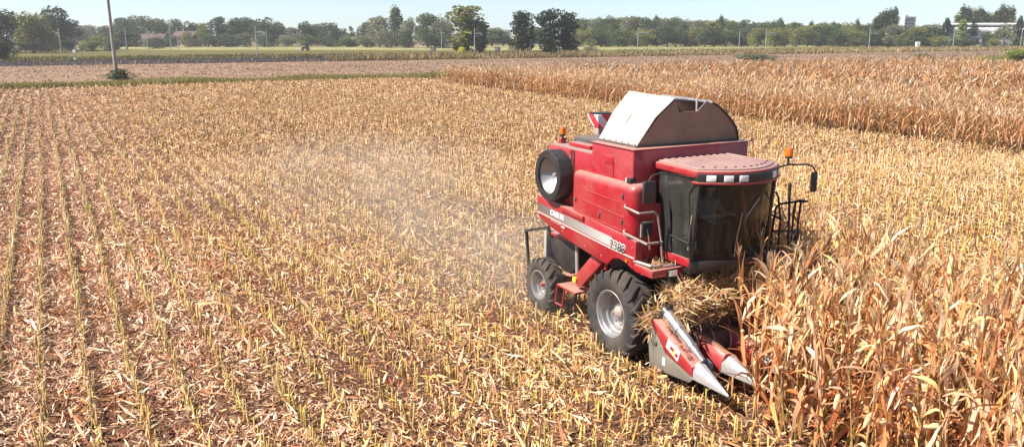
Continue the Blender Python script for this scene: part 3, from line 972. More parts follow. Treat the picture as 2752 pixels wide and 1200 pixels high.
    wid = np.percentile(np.abs(V[:, :2]), 98) * 2
    me = np_mesh('crown', V, F, np.clip(C, 0, 1), FOLI)
    CROWN_CACHE[key] = (me, wid)
    return CROWN_CACHE[key]
TRUNKS = {}
def trunk_mesh(kind, seed):
    key = (kind, seed)
    if key in TRUNKS: return TRUNKS[key]
    r = random.Random(seed * 3 + sum(map(ord, kind)))
    mb = MB()
    top = {'round': 0.62, 'dense': 0.9, 'cone': 0.9, 'poplar': 0.9, 'willow': 0.6, 'bush': 0.4}[kind]
    pts, rs = [], []
    for i in range(5):
        t = i / 4
        pts.append((r.uniform(-.012, .012) * i, r.uniform(-.012, .012) * i, top * t)); rs.append(0.024 * (1 - 0.75 * t) + 0.002)
    mb.tube(pts, rs, 6)
    for k in range(6):
        z = top * r.uniform(0.35, 0.9); a = r.uniform(0, 6.28); L = r.uniform(0.08, 0.22) * (0.4 if kind == 'poplar' else 1)
        mb.tube([(0, 0, z), (L * .5 * math.cos(a), L * .5 * math.sin(a), z + L * .45), (L * math.cos(a), L * math.sin(a), z + L * .8)], [0.010, 0.006, 0.002], 4)
    o = mb.build('trunk', 'bark')
    me = o.data
    bpy.data.objects.remove(o)
    TRUNKS[key] = me
    return me
TREES = []
def tree(px, top_py, dist, width_px, kind, tone, label, group=None, name=None, seed=0, cat='tree', z0=0.0):
    me, wid = crown_mesh(kind, tone, seed)
    H = (height_at(top_py, dist) - z0) * 1.06
    Wm = width_px * dist / FPX
    nm = name or {'round': 'broadleaf_tree', 'dense': 'ivy_clad_tree', 'cone': 'spreading_tree', 'poplar': 'poplar_tree', 'willow': 'willow_tree', 'bush': 'bush'}[kind]
    e = empty(nm, (place(px, dist), dist, z0 - 0.02), random.uniform(0, 6.283))
    e.scale = (Wm / wid, Wm / wid, H)
    tag(e, label, cat, group)
    TREES.append((px, e, tone))
    for n_, m_e in (('trunk', trunk_mesh(kind, seed)), ('crown', me)):
        link(bpy.data.objects.new(n_, m_e), e)
    return e
# left group
tree(8, 30, 300, 105, 'round', 'deep', 'dark broadleaf tree at the left edge of the picture', seed=1)
tree(-60, 40, 310, 120, 'round', 'dark', 'dark broadleaf tree half cut off by the left edge of the picture', seed=2)
tree(92, 36, 300, 118, 'willow', 'olive', 'olive green rounded tree in front of the tallest dark tree on the left', seed=1)
tree(122, 22, 352, 118, 'round', 'deep', 'tallest dark tree at the left behind the olive rounded one', seed=2)
tree(166, 48, 352, 92, 'round', 'deep', 'dark lower tree on the right slope of the tallest dark tree', seed=3)
tree(252, 96, 332, 66, 'bush', 'fresh', 'bright green round bush left of the leaning concrete pole', cat='bush', seed=1)
tree(5, 95, 205, 60, 'bush', 'deep', 'dark bush by the ballast at the left edge', cat='bush', seed=2)
tree(341, 84, 380, 78, 'round', 'dark', 'dark low tree just right of the concrete pole', seed=2)
tree(418, 100, 400, 62, 'bush', 'dark', 'dark green bush in front of the tiled house', cat='bush', seed=3)
tree(305, 100, 372, 36, 'bush', 'mid', 'small green bush behind the concrete pole', cat='bush', seed=1)
for i, (a, b, w) in enumerate([(20, 104, 60), (70, 108, 60), (112, 104, 60), (150, 106, 60), (190, 108, 46), (300, 112, 40)]):
    tree(a, b, 312 + 4 * i, w, 'bush', 'deep', 'dark undergrowth bush at the foot of the left tree group', 'undergrowth of the left tree group', cat='bush', seed=i % 3)
far_left = [(205, 66, 540, 56, 'round', 'mid'), (238, 70, 560, 60, 'round', 'grey'), (285, 72, 560, 60, 'round', 'mid'), (340, 52, 500, 66, 'round', 'dark'), (380, 46, 500, 70, 'round', 'dark'), (425, 54, 505, 60, 'round', 'mid'), (452, 66, 520, 44, 'round', 'dark'), (488, 55, 480, 50, 'round', 'dark'), (520, 61, 490, 46, 'round', 'dark'), (552, 64, 470, 52, 'round', 'olive'), (590, 49, 470, 42, 'dense', 'dark'), (628, 55, 480, 34, 'poplar', 'mid'), (640, 52, 490, 56, 'round', 'dark'), (672, 50, 495, 60, 'round', 'mid'), (712, 51, 470, 66, 'round', 'dark'), (748, 62, 490, 48, 'round', 'mid'), (784, 76, 520, 50, 'round', 'grey'), (826, 61, 480, 54, 'round', 'dark'), (852, 66, 500, 48, 'round', 'mid'), (884, 64, 480, 54, 'round', 'dark'), (914, 78, 510, 40, 'dense', 'dark'), (945, 73, 480, 36, 'cone', 'dark'), (978, 63, 470, 50, 'round', 'dark'),
            (508, 86, 440, 42, 'bush', 'olive'), (560, 90, 450, 52, 'bush', 'mid'), (610, 92, 450, 56, 'bush', 'dark'), (660, 88, 455, 60, 'bush', 'mid'), (715, 92, 450, 60, 'bush', 'dark'), (770, 96, 460, 56, 'bush', 'grey'), (822, 92, 450, 60, 'bush', 'mid'), (880, 98, 455, 66, 'bush', 'dark'), (935, 97, 450, 56, 'bush', 'mid'), (985, 96, 440, 56, 'bush', 'grey'), (460, 96, 440, 50, 'bush', 'dark')]
for i, (a, b, d, w, k, t) in enumerate(far_left):
    tree(a, b, d, w, k, t, 'leafy tree in the long tree line left of the middle of the horizon' if k != 'bush' else 'low bushy tree at the foot of the long tree line on the left', 'trees of the left tree line' if k != 'bush' else 'low bushes of the left tree line', seed=i % 3, name=None, cat='tree' if k != 'bush' else 'bush')
# middle
tree(1022, 48, 450, 66, 'round', 'grey', 'pale grey green tree left of the tall slim poplar', seed=1)
tree(1066, 19, 470, 36, 'poplar', 'mid', 'tall slim poplar standing above the trees left of the middle', seed=1)
tree(1040, 84, 430, 60, 'bush', 'grey', 'pale brownish scrub below the tall slim poplar', cat='bush', seed=2)
tree(1098, 50, 430, 56, 'willow', 'grey', 'weeping pale crowned tree right of the tall slim poplar', seed=1)
tree(1092, 84, 425, 56, 'bush', 'dark', 'dark low foliage under the weeping pale tree', cat='bush', seed=1)
tree(1150, 40, 440, 62, 'round', 'mid', 'green tree left of the big rounded tree in the middle', seed=2)
tree(1192, 44, 430, 66, 'willow', 'grey', 'pale drooping tree just left of the big rounded tree', seed=2)
tree(1170, 84, 420, 100, 'bush', 'dark', 'dark undergrowth left of the big rounded tree', cat='bush', seed=3)
tree(1258, 21, 266, 94, 'dense', 'olive', 'big rounded olive tree beside the railway in the middle', seed=1, name='broadleaf_tree')
tree(1288, 62, 262, 52, 'round', 'deep', 'dark foliage tree on the right side of the big rounded tree', seed=1)
tree(1239, 127, 258, 26, 'bush', 'yellow', 'small bright yellow bush at the foot of the big rounded tree', cat='bush', seed=1)
tree(1398, 35, 280, 66, 'dense', 'deep', 'dark ivy clad tree standing alone right of the big rounded tree', seed=2)
tree(1476, 31, 266, 68, 'dense', 'deep', 'left one of the two dark touching trees in the middle', seed=3)
tree(1530, 34, 268, 54, 'dense', 'deep', 'right one of the two dark touching trees in the middle', seed=4)
tree(1590, 126, 262, 46, 'bush', 'grey', 'low bramble right of the two dark touching trees', cat='bush', seed=2)
for i, (a, b, w) in enumerate([(1322, 77, 56), (1352, 82, 44), (1430, 74, 50), (1450, 80, 50)]):
    tree(a, b, 480, w, 'round', ('mid', 'dark', 'mid', 'grey')[i], 'distant leafy tree seen between the dark trees of the middle', 'distant trees between the dark middle trees', seed=i % 3)
# wood on the right
r3 = random.Random(21)
xs = 1556
while xs < 2350:
    top = np.interp(xs, [1540, 1640, 1700, 1800, 1900, 1980, 2080, 2200, 2350], [56, 49, 48, 52, 55, 60, 63, 66, 66]) + r3.uniform(-4, 4)
    tree(xs, top, r3.uniform(500, 545), r3.uniform(34, 50), 'round' if r3.random() < 0.55 else 'dense', r3.choice(('olive', 'mid', 'mid', 'grey') if xs < 1900 else ('mid', 'dark', 'olive')), 'tall leafy tree of the long wood on the right horizon', 'tall trees of the right wood', seed=r3.randrange(4))
    xs += r3.uniform(15, 22)
xs = 1556
while xs < 2540:
    top = (82 if xs < 1700 else np.interp(xs, [1700, 1760, 1900, 2050, 2300, 2450, 2540], [92, 74, 74, 78, 80, 76, 78])) + r3.uniform(-6, 7)
    tree(xs, top, r3.uniform(440, 475), r3.uniform(40, 60), 'bush' if r3.random() < 0.6 else 'round', r3.choice(('mid', 'dark', 'dark', 'olive')), 'lower bushy tree along the front edge of the right wood', 'front trees of the right wood', seed=1 + r3.randrange(3), name='edge_tree')
    xs += r3.uniform(22, 32)
for i, (a, b, w) in enumerate([(1761, 45, 22), (1935, 43, 18), (1922, 56, 16), (2094, 52, 26), (2176, 58, 14), (2236, 60, 14), (2300, 54, 16), (2075, 57, 18)]):
    tree(a, b, 520, w, 'poplar', 'mid', 'pointed poplar top rising above the right wood', 'poplar tops above the right wood', seed=i % 3)
for i, (a, b, w) in enumerate([(2356, 38, 22), (2370, 28, 24), (2384, 27, 24), (2396, 23, 24), (2346, 48, 22)]):
    tree(a, b, 480, w, 'poplar', 'mid', 'poplar in the tight clump left of the grey tower block', 'poplars left of the tower block', seed=i % 3)
for i, (a, b, w) in enumerate([(2564, 40, 22), (2577, 17, 26), (2590, 22, 24), (2606, 26, 26), (2624, 22, 30), (2640, 35, 26), (2655, 38, 24), (2668, 28, 22), (2682, 15, 24), (2694, 20, 24), (2708, 20, 26), (2750, 42, 16)]):
    tree(a, b, 520, w, 'poplar', 'mid' if i % 3 else 'olive', 'poplar in the tall row behind the long white building', 'poplars behind the white building', seed=i % 3)
tree(2405, 70, 430, 60, 'round', 'grey', 'grey green tree in front of the grey tower block', seed=1)
tree(2450, 74, 425, 60, 'round', 'olive', 'olive tree right of the grey tower block', seed=2)
tree(2492, 68, 430, 60, 'round', 'mid', 'green tree between the tower block and the white building', seed=3)
tree(2540, 52, 425, 42, 'cone', 'deep', 'dark pointed tree at the left end of the white building', seed=2)
tree(2577, 56, 415, 28, 'dense', 'fresh', 'light green slim tree in front of the white building', seed=1)
tree(2610, 56, 410, 52, 'cone', 'deep', 'dark spreading tree in front of the middle of the white building', seed=1)
tree(2650, 88, 410, 42, 'bush', 'dark', 'dark bush below the white building', cat='bush', seed=2)
tree(2696, 62, 405, 62, 'willow', 'grey', 'pale willow in front of the right end of the white building', seed=2)
tree(2730, 47, 405, 36, 'cone', 'deep', 'dark pointed tree near the right edge of the picture', seed=2)
tree(2775, 70, 405, 60, 'round', 'dark', 'dark tree at the right edge of the picture', seed=2)
for i, (a, b, w) in enumerate([(2420, 100, 40), (2470, 98, 44), (2520, 98, 44), (2565, 100, 40), (2590, 102, 40), (2670, 104, 40), (2740, 100, 50)]):
    tree(a, b, 402, w, 'bush', ('mid', 'dark', 'olive')[i % 3], 'low bush along the railway at the right end', 'low bushes along the railway on the right', cat='bush', seed=1 + i % 3)
# every tree of a row is named by the landmark left of it and its order from there
ORD = ['first', 'second', 'third', 'fourth', 'fifth', 'sixth', 'seventh', 'eighth', 'ninth', 'tenth', 'eleventh', 'twelfth', 'thirteenth', 'fourteenth', 'fifteenth', 'sixteenth', 'seventeenth', 'eighteenth', 'nineteenth', 'twentieth', 'twenty-first', 'twenty-second']
TONE_W = {'olive': 'olive', 'dark': 'dark green', 'deep': 'very dark', 'fresh': 'light green', 'grey': 'grey green', 'mid': 'green', 'yellow': 'yellow'}
LAND_L = [(-999, 'the left edge'), (166, 'the pole with crossarm'), (315, 'the concrete pole'), (470, 'the two close masts'), (692, 'the field mast'), (822, 'the tiny tractor')]
LAND_R = [(-999, 'the big rounded tree'), (1545, 'the two dark touching trees'), (1713, 'the white bracket mast'), (1986, 'the thin distant mast'), (2056, 'the middle wood mast'), (2334, 'the mast by the tower'), (2424, 'the tower block'), (2560, 'the mast before the white building')]
GR = {'trees of the left tree line': ('tree of the left tree line', LAND_L), 'low bushes of the left tree line': ('low bush of the left tree line', LAND_L),
      'distant trees between the dark middle trees': ('distant tree among the middle trees', LAND_R), 'tall trees of the right wood': ('tall tree of the right wood', LAND_R),
      'front trees of the right wood': ('edge tree of the wood', LAND_R), 'poplar tops above the right wood': ('poplar top above the wood', LAND_R),
      'poplars left of the tower block': ('poplar of the clump beside the tower', LAND_R), 'poplars behind the white building': ('poplar behind the white building', LAND_R),
      'low bushes along the railway on the right': ('low railway bush', LAND_R), 'undergrowth of the left tree group': ('low undergrowth bush', LAND_L)}
for gname, (what, lands) in GR.items():
    cnt = {}
    for px_, e, tone in sorted([t for t in TREES if t[1].get('group') == gname], key=lambda t: t[0]):
        lm = [l for l in lands if l[0] <= px_][-1]
        k = cnt.get(lm, 0); cnt[lm] = k + 1
        e['label'] = '%s %s, %s right of %s' % (TONE_W[tone], what, ORD[k], lm[1])
# weeds showing over the corn on the right and at the pole
def weed(px, dist, wpx, h, label, tone, seed=1):
    me, wid = crown_mesh('bush', tone, seed)
    e = empty('weed_clump', (place(px, dist), dist, -0.02), random.uniform(0, 6.28))
    W = wpx * dist / FPX
    e.scale = (W / wid, W / wid * 0.7, h)
    e.rotation_euler.z = 0.5
    tag(e, label, 'weeds')
    link(bpy.data.objects.new('foliage', me), e)
    link(bpy.data.objects.new('stem', trunk_mesh('bush', seed)), e)
weed(2478, 176, 90, 2.6, 'dark green weed clump rising above the corn on the right', 'mid', 1)
weed(2735, 168, 130, 3.6, 'large bright green weed patch at the right edge above the corn', 'fresh', 2)
weed(2655, 172, 130, 2.3, 'low light green weed patch left of the large one at the right edge', 'fresh', 3)
weed(2040, 205, 140, 1.9, 'low brownish line of weeds beyond the corn block', 'grey', 2)
weed(322, 112.5, 66, 1.9, 'dark green bush at the foot of the leaning concrete pole', 'dark', 1)

# ------------------------------------------------------------------ poles, masts, wires
def concrete_pole(px, dist, r0, r1, H, label):
    x = place(px, dist)
    mb = MB()
    mb.tube([(x, dist, -0.3), (x - .02, dist, H * 0.5), (x, dist, H)], [r0, (r0 + r1) / 2, r1], 12)
    o = mb.build('utility_pole', 'concrete')
    return tag(o, label, 'pole')
concrete_pole(315, 113.0, 0.28, 0.15, 15.5, 'tall grey concrete pole with a bush at its foot on the left')
def mast(px, dist, H, arm, label, z0=0.0, two=True):
    x = place(px, dist)
    e = empty('catenary_mast', (x, dist, z0))
    tag(e, label, 'mast', 'railway catenary masts')
    mb = MB(); mb.tube([(0, 0, -0.5), (0, 0, H)], [0.17, 0.13], 6); mb.build('pole', 'steel_pole', e)
    if arm:
        mb = MB()
        zt = H * 0.80
        mb.tube([(0, 0, zt), (arm * .75, 0, zt + .05), (arm, 0, zt - .35)], 0.12, 5)
        mb.tube([(0, 0, H * .97), (arm * .75, 0, zt + .1)], 0.035, 4)
        if two:
            mb.tube([(0, 0, zt - 1.0), (arm * .95, 0, zt - .55)], 0.06, 4)
            mb.tube([(arm * .5, 0, zt), (arm * .95, 0, zt - 1.0)], 0.04, 4)
        mb.build('bracket_arm', 'steel_pole', e)
        mb = MB()
        mb.lathe([(0.0, 0), (.12, .03), (.12, .12), (.05, .15), (.12, .18), (.12, .3), (0, .33)], (arm * .8, 0, zt - .3), (0, 0, 1), 6)
        mb.build('insulator', 'tipwhite', e)
    return e
mast(692, 218, 8.9, 2.6, 'grey railway mast with bracket arm beyond the left field')
mast(718, 420, 9.0, -2.0, 'small distant railway mast behind the left field mast')
mast(1276, 258, 8.6, 2.6, 'railway mast with branching arm in front of the big rounded tree')
mast(1187, 400, 9.0, 0, 'thin bare mast left of the big rounded tree')
mast(1713, 276, 8.9, 3.4, 'white railway mast with bracket arm in front of the right wood')
mast(2056, 312, 8.9, 3.6, 'railway mast with bracket arm in the middle of the right wood')
mast(1986, 430, 8.5, 0, 'thin distant mast left of the right wood mast')
mast(2334, 352, 8.9, 3.8, 'railway mast with bracket arm left of the tower block', two=False)
mast(2560, 372, 9.5, 3.0, 'railway mast in front of the white building', two=False)
mast(2741, 380, 9.0, 0, 'bare mast near the right edge of the picture')
mast(2750, 376, 9.0, 0, 'bare mast at the very right edge of the picture')
mast(342, 310, 9.0, 0, 'thin grey mast right of the concrete pole')
mast(399, 330, 9.3, 1.5, 'thin mast in front of the tiled house', two=False)
mast(461, 320, 9.3, -1.5, 'left one of the two close masts right of the tiled house', two=False)
mast(480, 318, 9.6, 0, 'right one of the two close masts right of the tiled house')
mast(166, 260, 8.5, -1.2, 'old pole with crossarm in front of the olive tree', two=False)
def wire(p0, p1, sag, label, rad=0.03, n=24):
    mb = MB()
    pts = []
    for i in range(n + 1):
        t = i / n
        pts.append(tuple(p0[k] + (p1[k] - p0[k]) * t - (sag * 4 * t * (1 - t) if k == 2 else 0) for k in range(3)))
    mb.tube(pts, rad, 4)
    tag(mb.build('power_line', 'wire'), label, 'wire', 'high power lines in the sky')
for i, (z, dd) in enumerate([(47, 0), (44.5, 10), (41, 4)]):
    a = (place(300, 330 + dd), 330 + dd, z); b = (place(3000, 330 + dd), 330 + dd, z + 1)
    wire(a, b, 24 + i * 1.5, ('upper', 'middle', 'lowest')[i] + ' of the thin power lines hanging across the sky', 0.018)

# ------------------------------------------------------------------ small things and buildings by the railway
def sign_post():
    d = 188
    x = place(203, d)
    e = empty('trackside_sign', (x, d, 0))
    tag(e, 'small white trackside sign on a thin post left of the concrete pole', 'sign')
    mb = MB(); mb.tube([(0, 0, -.1), (0, 0, 3.0)], 0.05, 6); mb.build('post', 'steel_pole', e)
    mb = MB(); mb.lathe([(0, -.03), (.38, -.03), (.38, .03), (0, .03)], (0, -.07, 2.75), (0, 1, 0), 16); o = mb.build('disc', 'letter_white', e); o.scale = (1, 1, 1)
    mb = MB(); mb.box((-.3, -.10, .95), (.3, -.05, 1.25)); mb.build('lower_plate', 'letter_white', e)
sign_post()
def cabinet():
    d = 372
    x = place(2465, d)
    e = empty('trackside_cabinet', (x, d, 0.4))
    tag(e, 'white trackside cabinet on legs right of the tower block', 'cabinet')
    mb = MB(); mb.box((-.9, -.5, .3), (.9, .5, 3.0)); mb.build('housing', 'wall_white', e, 0.05)
    for sx_ in (-.7, .7):
        mb = MB(); mb.box((sx_ - .1, -.3, -.5), (sx_ + .1, .3, .32)); mb.build('leg', 'steel_pole', e)
    mb = MB(); mb.box((-.75, -.53, .5), (-.05, -.49, 2.8)); mb.build('door', 'letter_white', e)
cabinet()
def house():
    d = 455
    x = place(400, d)
    e = empty('tiled_house', (x, d, 0), 0.15)
    tag(e, 'low house with brown red tiled roof half hidden by trees on the left', 'house')
    mb = MB(); mb.box((-9, -5, 0), (9, 5, 4.6)); mb.build('wall', 'wall_tan', e)
    mb = MB(); mb.prism([(-5.8, 4.4), (5.8, 4.4), (0, 7.2)], 0, -9.8, 9.8); rf = mb.build('roof', 'tile', e)
    mb = MB(); mb.box((3, -1, 6.2), (4, 0, 8.2)); mb.build('chimney', 'wall_tan', rf)
    for k in range(4):
        mb = MB(); mb.box((-7 + 4 * k, -5.06, 1.4), (-5.6 + 4 * k, -5.0, 3.2)); w = mb.build('window', 'window', e)
        mb = MB(); mb.box((-7.1 + 4 * k, -5.16, 1.25), (-5.5 + 4 * k, -5.0, 1.38)); mb.build('sill', 'wall_white', w)
house()
def house2():
    d = 470
    x = place(505, d)
    e = empty('tiled_house', (x, d, 0), -0.2)
    tag(e, 'second tiled house roof showing right of the two close masts', 'house')
    mb = MB(); mb.box((-6, -5, 0), (6, 5, 5.6)); mb.build('wall', 'wall_tan', e)
    mb = MB(); mb.prism([(-5.8, 5.4), (5.8, 5.4), (0, 8.6)], 0, -6.8, 6.8); mb.build('roof', 'tile', e)
    for k in range(3):
        mb = MB(); mb.box((-4.5 + 4 * k, -5.06, 1.4), (-3.1 + 4 * k, -5.0, 3.2)); mb.build('window', 'window', e)
house2()
def tower():
    d = 700
    x = place(2424, d)
    H = height_at(46, d)
    e = empty('tower_block', (x, d, 0), 0.35)
    tag(e, 'grey tower block with white right flank above the trees on the right', 'building')
    mb = MB(); mb.box((-5.5, -6, 0), (5.0, 6, H)); mb.build('wall', 'wall_grey', e)
    mb = MB(); mb.box((5.0, -6.1, 0), (6.3, 6.1, H + .3)); mb.build('flank_wall', 'wall_white', e)
    mb = MB(); mb.box((-5.7, -6.2, H - .9), (4.97, -6.01, H + .2)); mb.build('parapet', 'wall_white', e)
    mb = MB(); mb.box((-2, -2, H), (2, 2, H + 1.6)); mb.build('roof_housing', 'wall_white', e)
    for r_ in range(4):
        for k in range(4):
            mb = MB(); mb.box((-4.7 + 2.4 * k, -6.07, H - 3.4 - 3 * r_), (-3.2 + 2.4 * k, -6.0, H - 1.9 - 3 * r_)); mb.build('window', 'window', e)
tower()
def long_building():
    d = 470
    x0, x1 = place(2545, d), place(2800, d)
    zb, zt = height_at(86, d), height_at(64, d)
    e = empty('long_white_building', ((x0 + x1) / 2, d, 0), -0.12)
    L = (x1 - x0) / 2
    tag(e, 'long low white industrial building with ribbon windows on the right', 'building')
    mb = MB(); mb.box((-L, 0, 0), (L, 18, zt - 1.5)); mb.build('wall', 'wall_grey', e)
    mb = MB(); mb.prism([(-1.2, zb), (-1.6, zb + .9), (-1.2, zt - 2.2), (-0.02, zt - 2.0), (-0.02, zb)], 0, -L - .5, L + .5); mb.build('curved_band', 'wall_white', e)
    mb = MB(); mb.prism([(-.8, zt - 1.0), (-1.2, zt - .3), (2, zt + .4), (17, zt + .2), (17, zt - 1.0)], 0, -L * .98, L * .9); rf = mb.build('roof', 'wall_white', e)
    n = 20
    for k in range(n):
        xa = -L + 2 * L * (k + .15) / n
        mb = MB(); mb.box((xa, -.12, zt - 1.95), (xa + 2 * L / n * .7, -.02, zt - 1.1)); mb.build('window', 'window', e)
    mb = MB(); mb.box((-L * .15, -6, 0), (L * .05, -1.7, zb - .2)); mb.build('annex', 'wall_white', e)
long_building()
def shed():
    d = 520
    e = empty('white_shed', (place(1437, d), d, 0))
    tag(e, 'small white shed roof glimpsed between the dark middle trees', 'shed')
    mb = MB(); mb.box((-4, -3, 0), (4, 3, 3.0)); mb.build('wall', 'wall_white', e)
    mb = MB(); mb.prism([(-3.5, 2.9), (3.5, 2.9), (0, 4.6)], 0, -4.4, 4.4); mb.build('roof', 'wall_white', e)
    mb = MB(); mb.box((-1, -3.06, 0), (1, -3, 2.2)); mb.build('door', 'wall_grey', e)
shed()
def tractor():
    d = 345
    e = empty('tractor', (place(822, d), d, 0), 0.2)
    tag(e, 'tiny dark tractor on the pale meadow far left of the middle', 'tractor')
    mb = MB(); mb.box((-1.7, -.4, .75), (-.1, .4, 1.55)); mb.build('bonnet', 'tractor_green', e, .08)
    mb = MB(); mb.box((-.1, -.7, .9), (1.3, .7, 1.6)); mb.box((-.05, -.65, 2.6), (1.3, .65, 2.75))
    for a in (-.02, 1.2):
        for b in (-.62, .56):
            mb.box((a, b, 1.58), (a + .07, b + .06, 2.62))
    cb = mb.build('cab', 'tractor_green', e)
    mb = MB(); mb.box((.06, -.55, 1.6), (1.18, .55, 2.58)); mb.build('cab_glass', 'window', cb)
    for (xx, rad, w) in ((.75, .85, .45), (-1.3, .5, .32)):
        for sd in (-1, 1):
            mb = MB(); mb.lathe([(rad * .5, -w / 2), (rad * .95, -w / 2), (rad, -w * .3), (rad, w * .3), (rad * .95, w / 2), (rad * .5, w / 2), (rad * .5, -w / 2)], (xx, sd * .85, rad), (0, 1, 0), 16)
            wh = mb.build('wheel', 'rubber', e)
            mb = MB(); mb.lathe([(0, -w * .3), (rad * .5, -w * .3), (rad * .5, w * .3), (0, w * .3)], (xx, sd * .85, rad), (0, 1, 0), 12); mb.build('rim', 'grey', wh)
tractor()
def hay_box(px, d, label):
    e = empty('feed_bin', (place(px, d), d, 0))
    tag(e, label, 'bin')
    mb = MB(); mb.box((-1.2, -.8, .25), (1.2, .8, 1.5)); mb.build('body', 'concrete', e, .05)
    mb = MB(); mb.box((-1.3, -.9, 1.5), (1.3, .9, 1.62)); mb.build('lid', 'dark', e)
    mb = MB(); mb.box((-1.0, -.6, -.02), (1.0, .6, .25)); mb.build('plinth', 'dark', e)
hay_box(1164, 330, 'small grey bin on the meadow left of the big rounded tree')
hay_box(1337, 330, 'small grey bin on the meadow right of the big rounded tree')

# ------------------------------------------------------------------ the combine harvester (local x forward, y left, z up)
HV = empty('combine_harvester', tuple(MACH_O), math.atan2(FY, FX))
tag(HV, 'red combine harvester with corn header driving into the standing corn', 'combine harvester')
def text_mesh(txt, size, mat, name, parent, M, offset=0.0, extrude=0.003, xs=1.0):
    cu = bpy.data.curves.new(name, 'FONT')
    cu.body = txt
    cu.size = size
    cu.offset = offset
    cu.extrude = extrude
    cu.space_character = 1.0
    ob = bpy.data.objects.new(name, cu)
    COL.objects.link(ob)
    dg = bpy.context.evaluated_depsgraph_get()
    me = bpy.data.meshes.new_from_object(ob.evaluated_get(dg))
    bpy.data.objects.remove(ob)
    me.materials.clear()
    me.materials.append(MT[mat])
    me.transform(M @ Matrix.Diagonal((xs, 1, 1, 1)))
    return link(bpy.data.objects.new(name, me), parent)

# --- chassis and body
mb = MB(); mb.box((-2.9, -1.30, 2.1), (0.35, 1.30, 3.3)); mb.box((-2.2, -.80, 0.95), (0.2, .80, 2.1)); mb.build('chassis', 'black', HV)
mb = MB(); mb.box((-1.075, -1.45, 2.55), (0.345, 1.45, 4.225)); tank = mb.build('grain_tank', 'red', HV, 0.02)
mb = MB(); mb.box((-1.10, -1.475, 4.225), (0.37, 1.475, 4.245)); mb.build('tank_rim', 'red', tank, 0.006)
for (px_, pz_) in [(-1.0, 4.05), (-1.0, 3.95), (-1.0, 3.75), (.28, 4.1), (.28, 3.98), (.28, 3.86), (.28, 3.72), (-.30, 4.06), (-.30, 3.92), (-.30, 3.78), (-.22, 4.10), (-.22, 3.95), (-.66, 4.03), (-.62, 3.9)]:
    mb = MB(); mb.lathe([(0.012, 0), (0.012, 0.008), (0.004, 0.011)], (px_, -1.45, pz_), (0, -1, 0), 6); mb.build('bolt', 'galv', tank)
mb = MB(); mb.box((-.62, -1.458, 3.86), (-.30, -1.451, 4.04)); mb.build('patch_panel', 'red', tank, 0.004)
mb = MB(); mb.box((-.305, -1.462, 3.6), (-.290, -1.451, 4.0)); mb.build('seam', 'red', tank)
# engine deck behind the tank
mb = MB(); mb.box((-2.78, -1.44, 2.75), (-1.08, 1.44, 3.985)); deck = mb.build('engine_housing', 'red', HV, 0.02)
mb = MB(); mb.box((-2.77, -1.43, 3.986), (-1.08, 1.43, 4.0)); mb.build('deck_plate', 'deck', deck)
for xx in (-1.86, -1.76):
    mb = MB(); mb.box((xx - .025, -1.452, 3.45), (xx + .025, -1.443, 3.97)); mb.build('louvre_slot', 'plastic', deck)
mb = MB(); mb.box((-2.75, -.85, 4.0), (-1.75, .6, 4.14)); mb.build('engine_cover', 'dark', deck, 0.03)
mb = MB(); mb.box((-2.3, -1.25, 4.0), (-1.45, -1.0, 4.09)); mb.build('filter_box', 'red', deck, 0.02)
mb = MB()
for k in range(3):
    mb.tube([(-1.6 + .2 * k, -.9, 4.0), (-1.6 + .2 * k, -.9, 4.2), (-1.5 + .2 * k, -.9, 4.24)], 0.02, 5)
mb.build('deck_pipes', 'galv', deck)
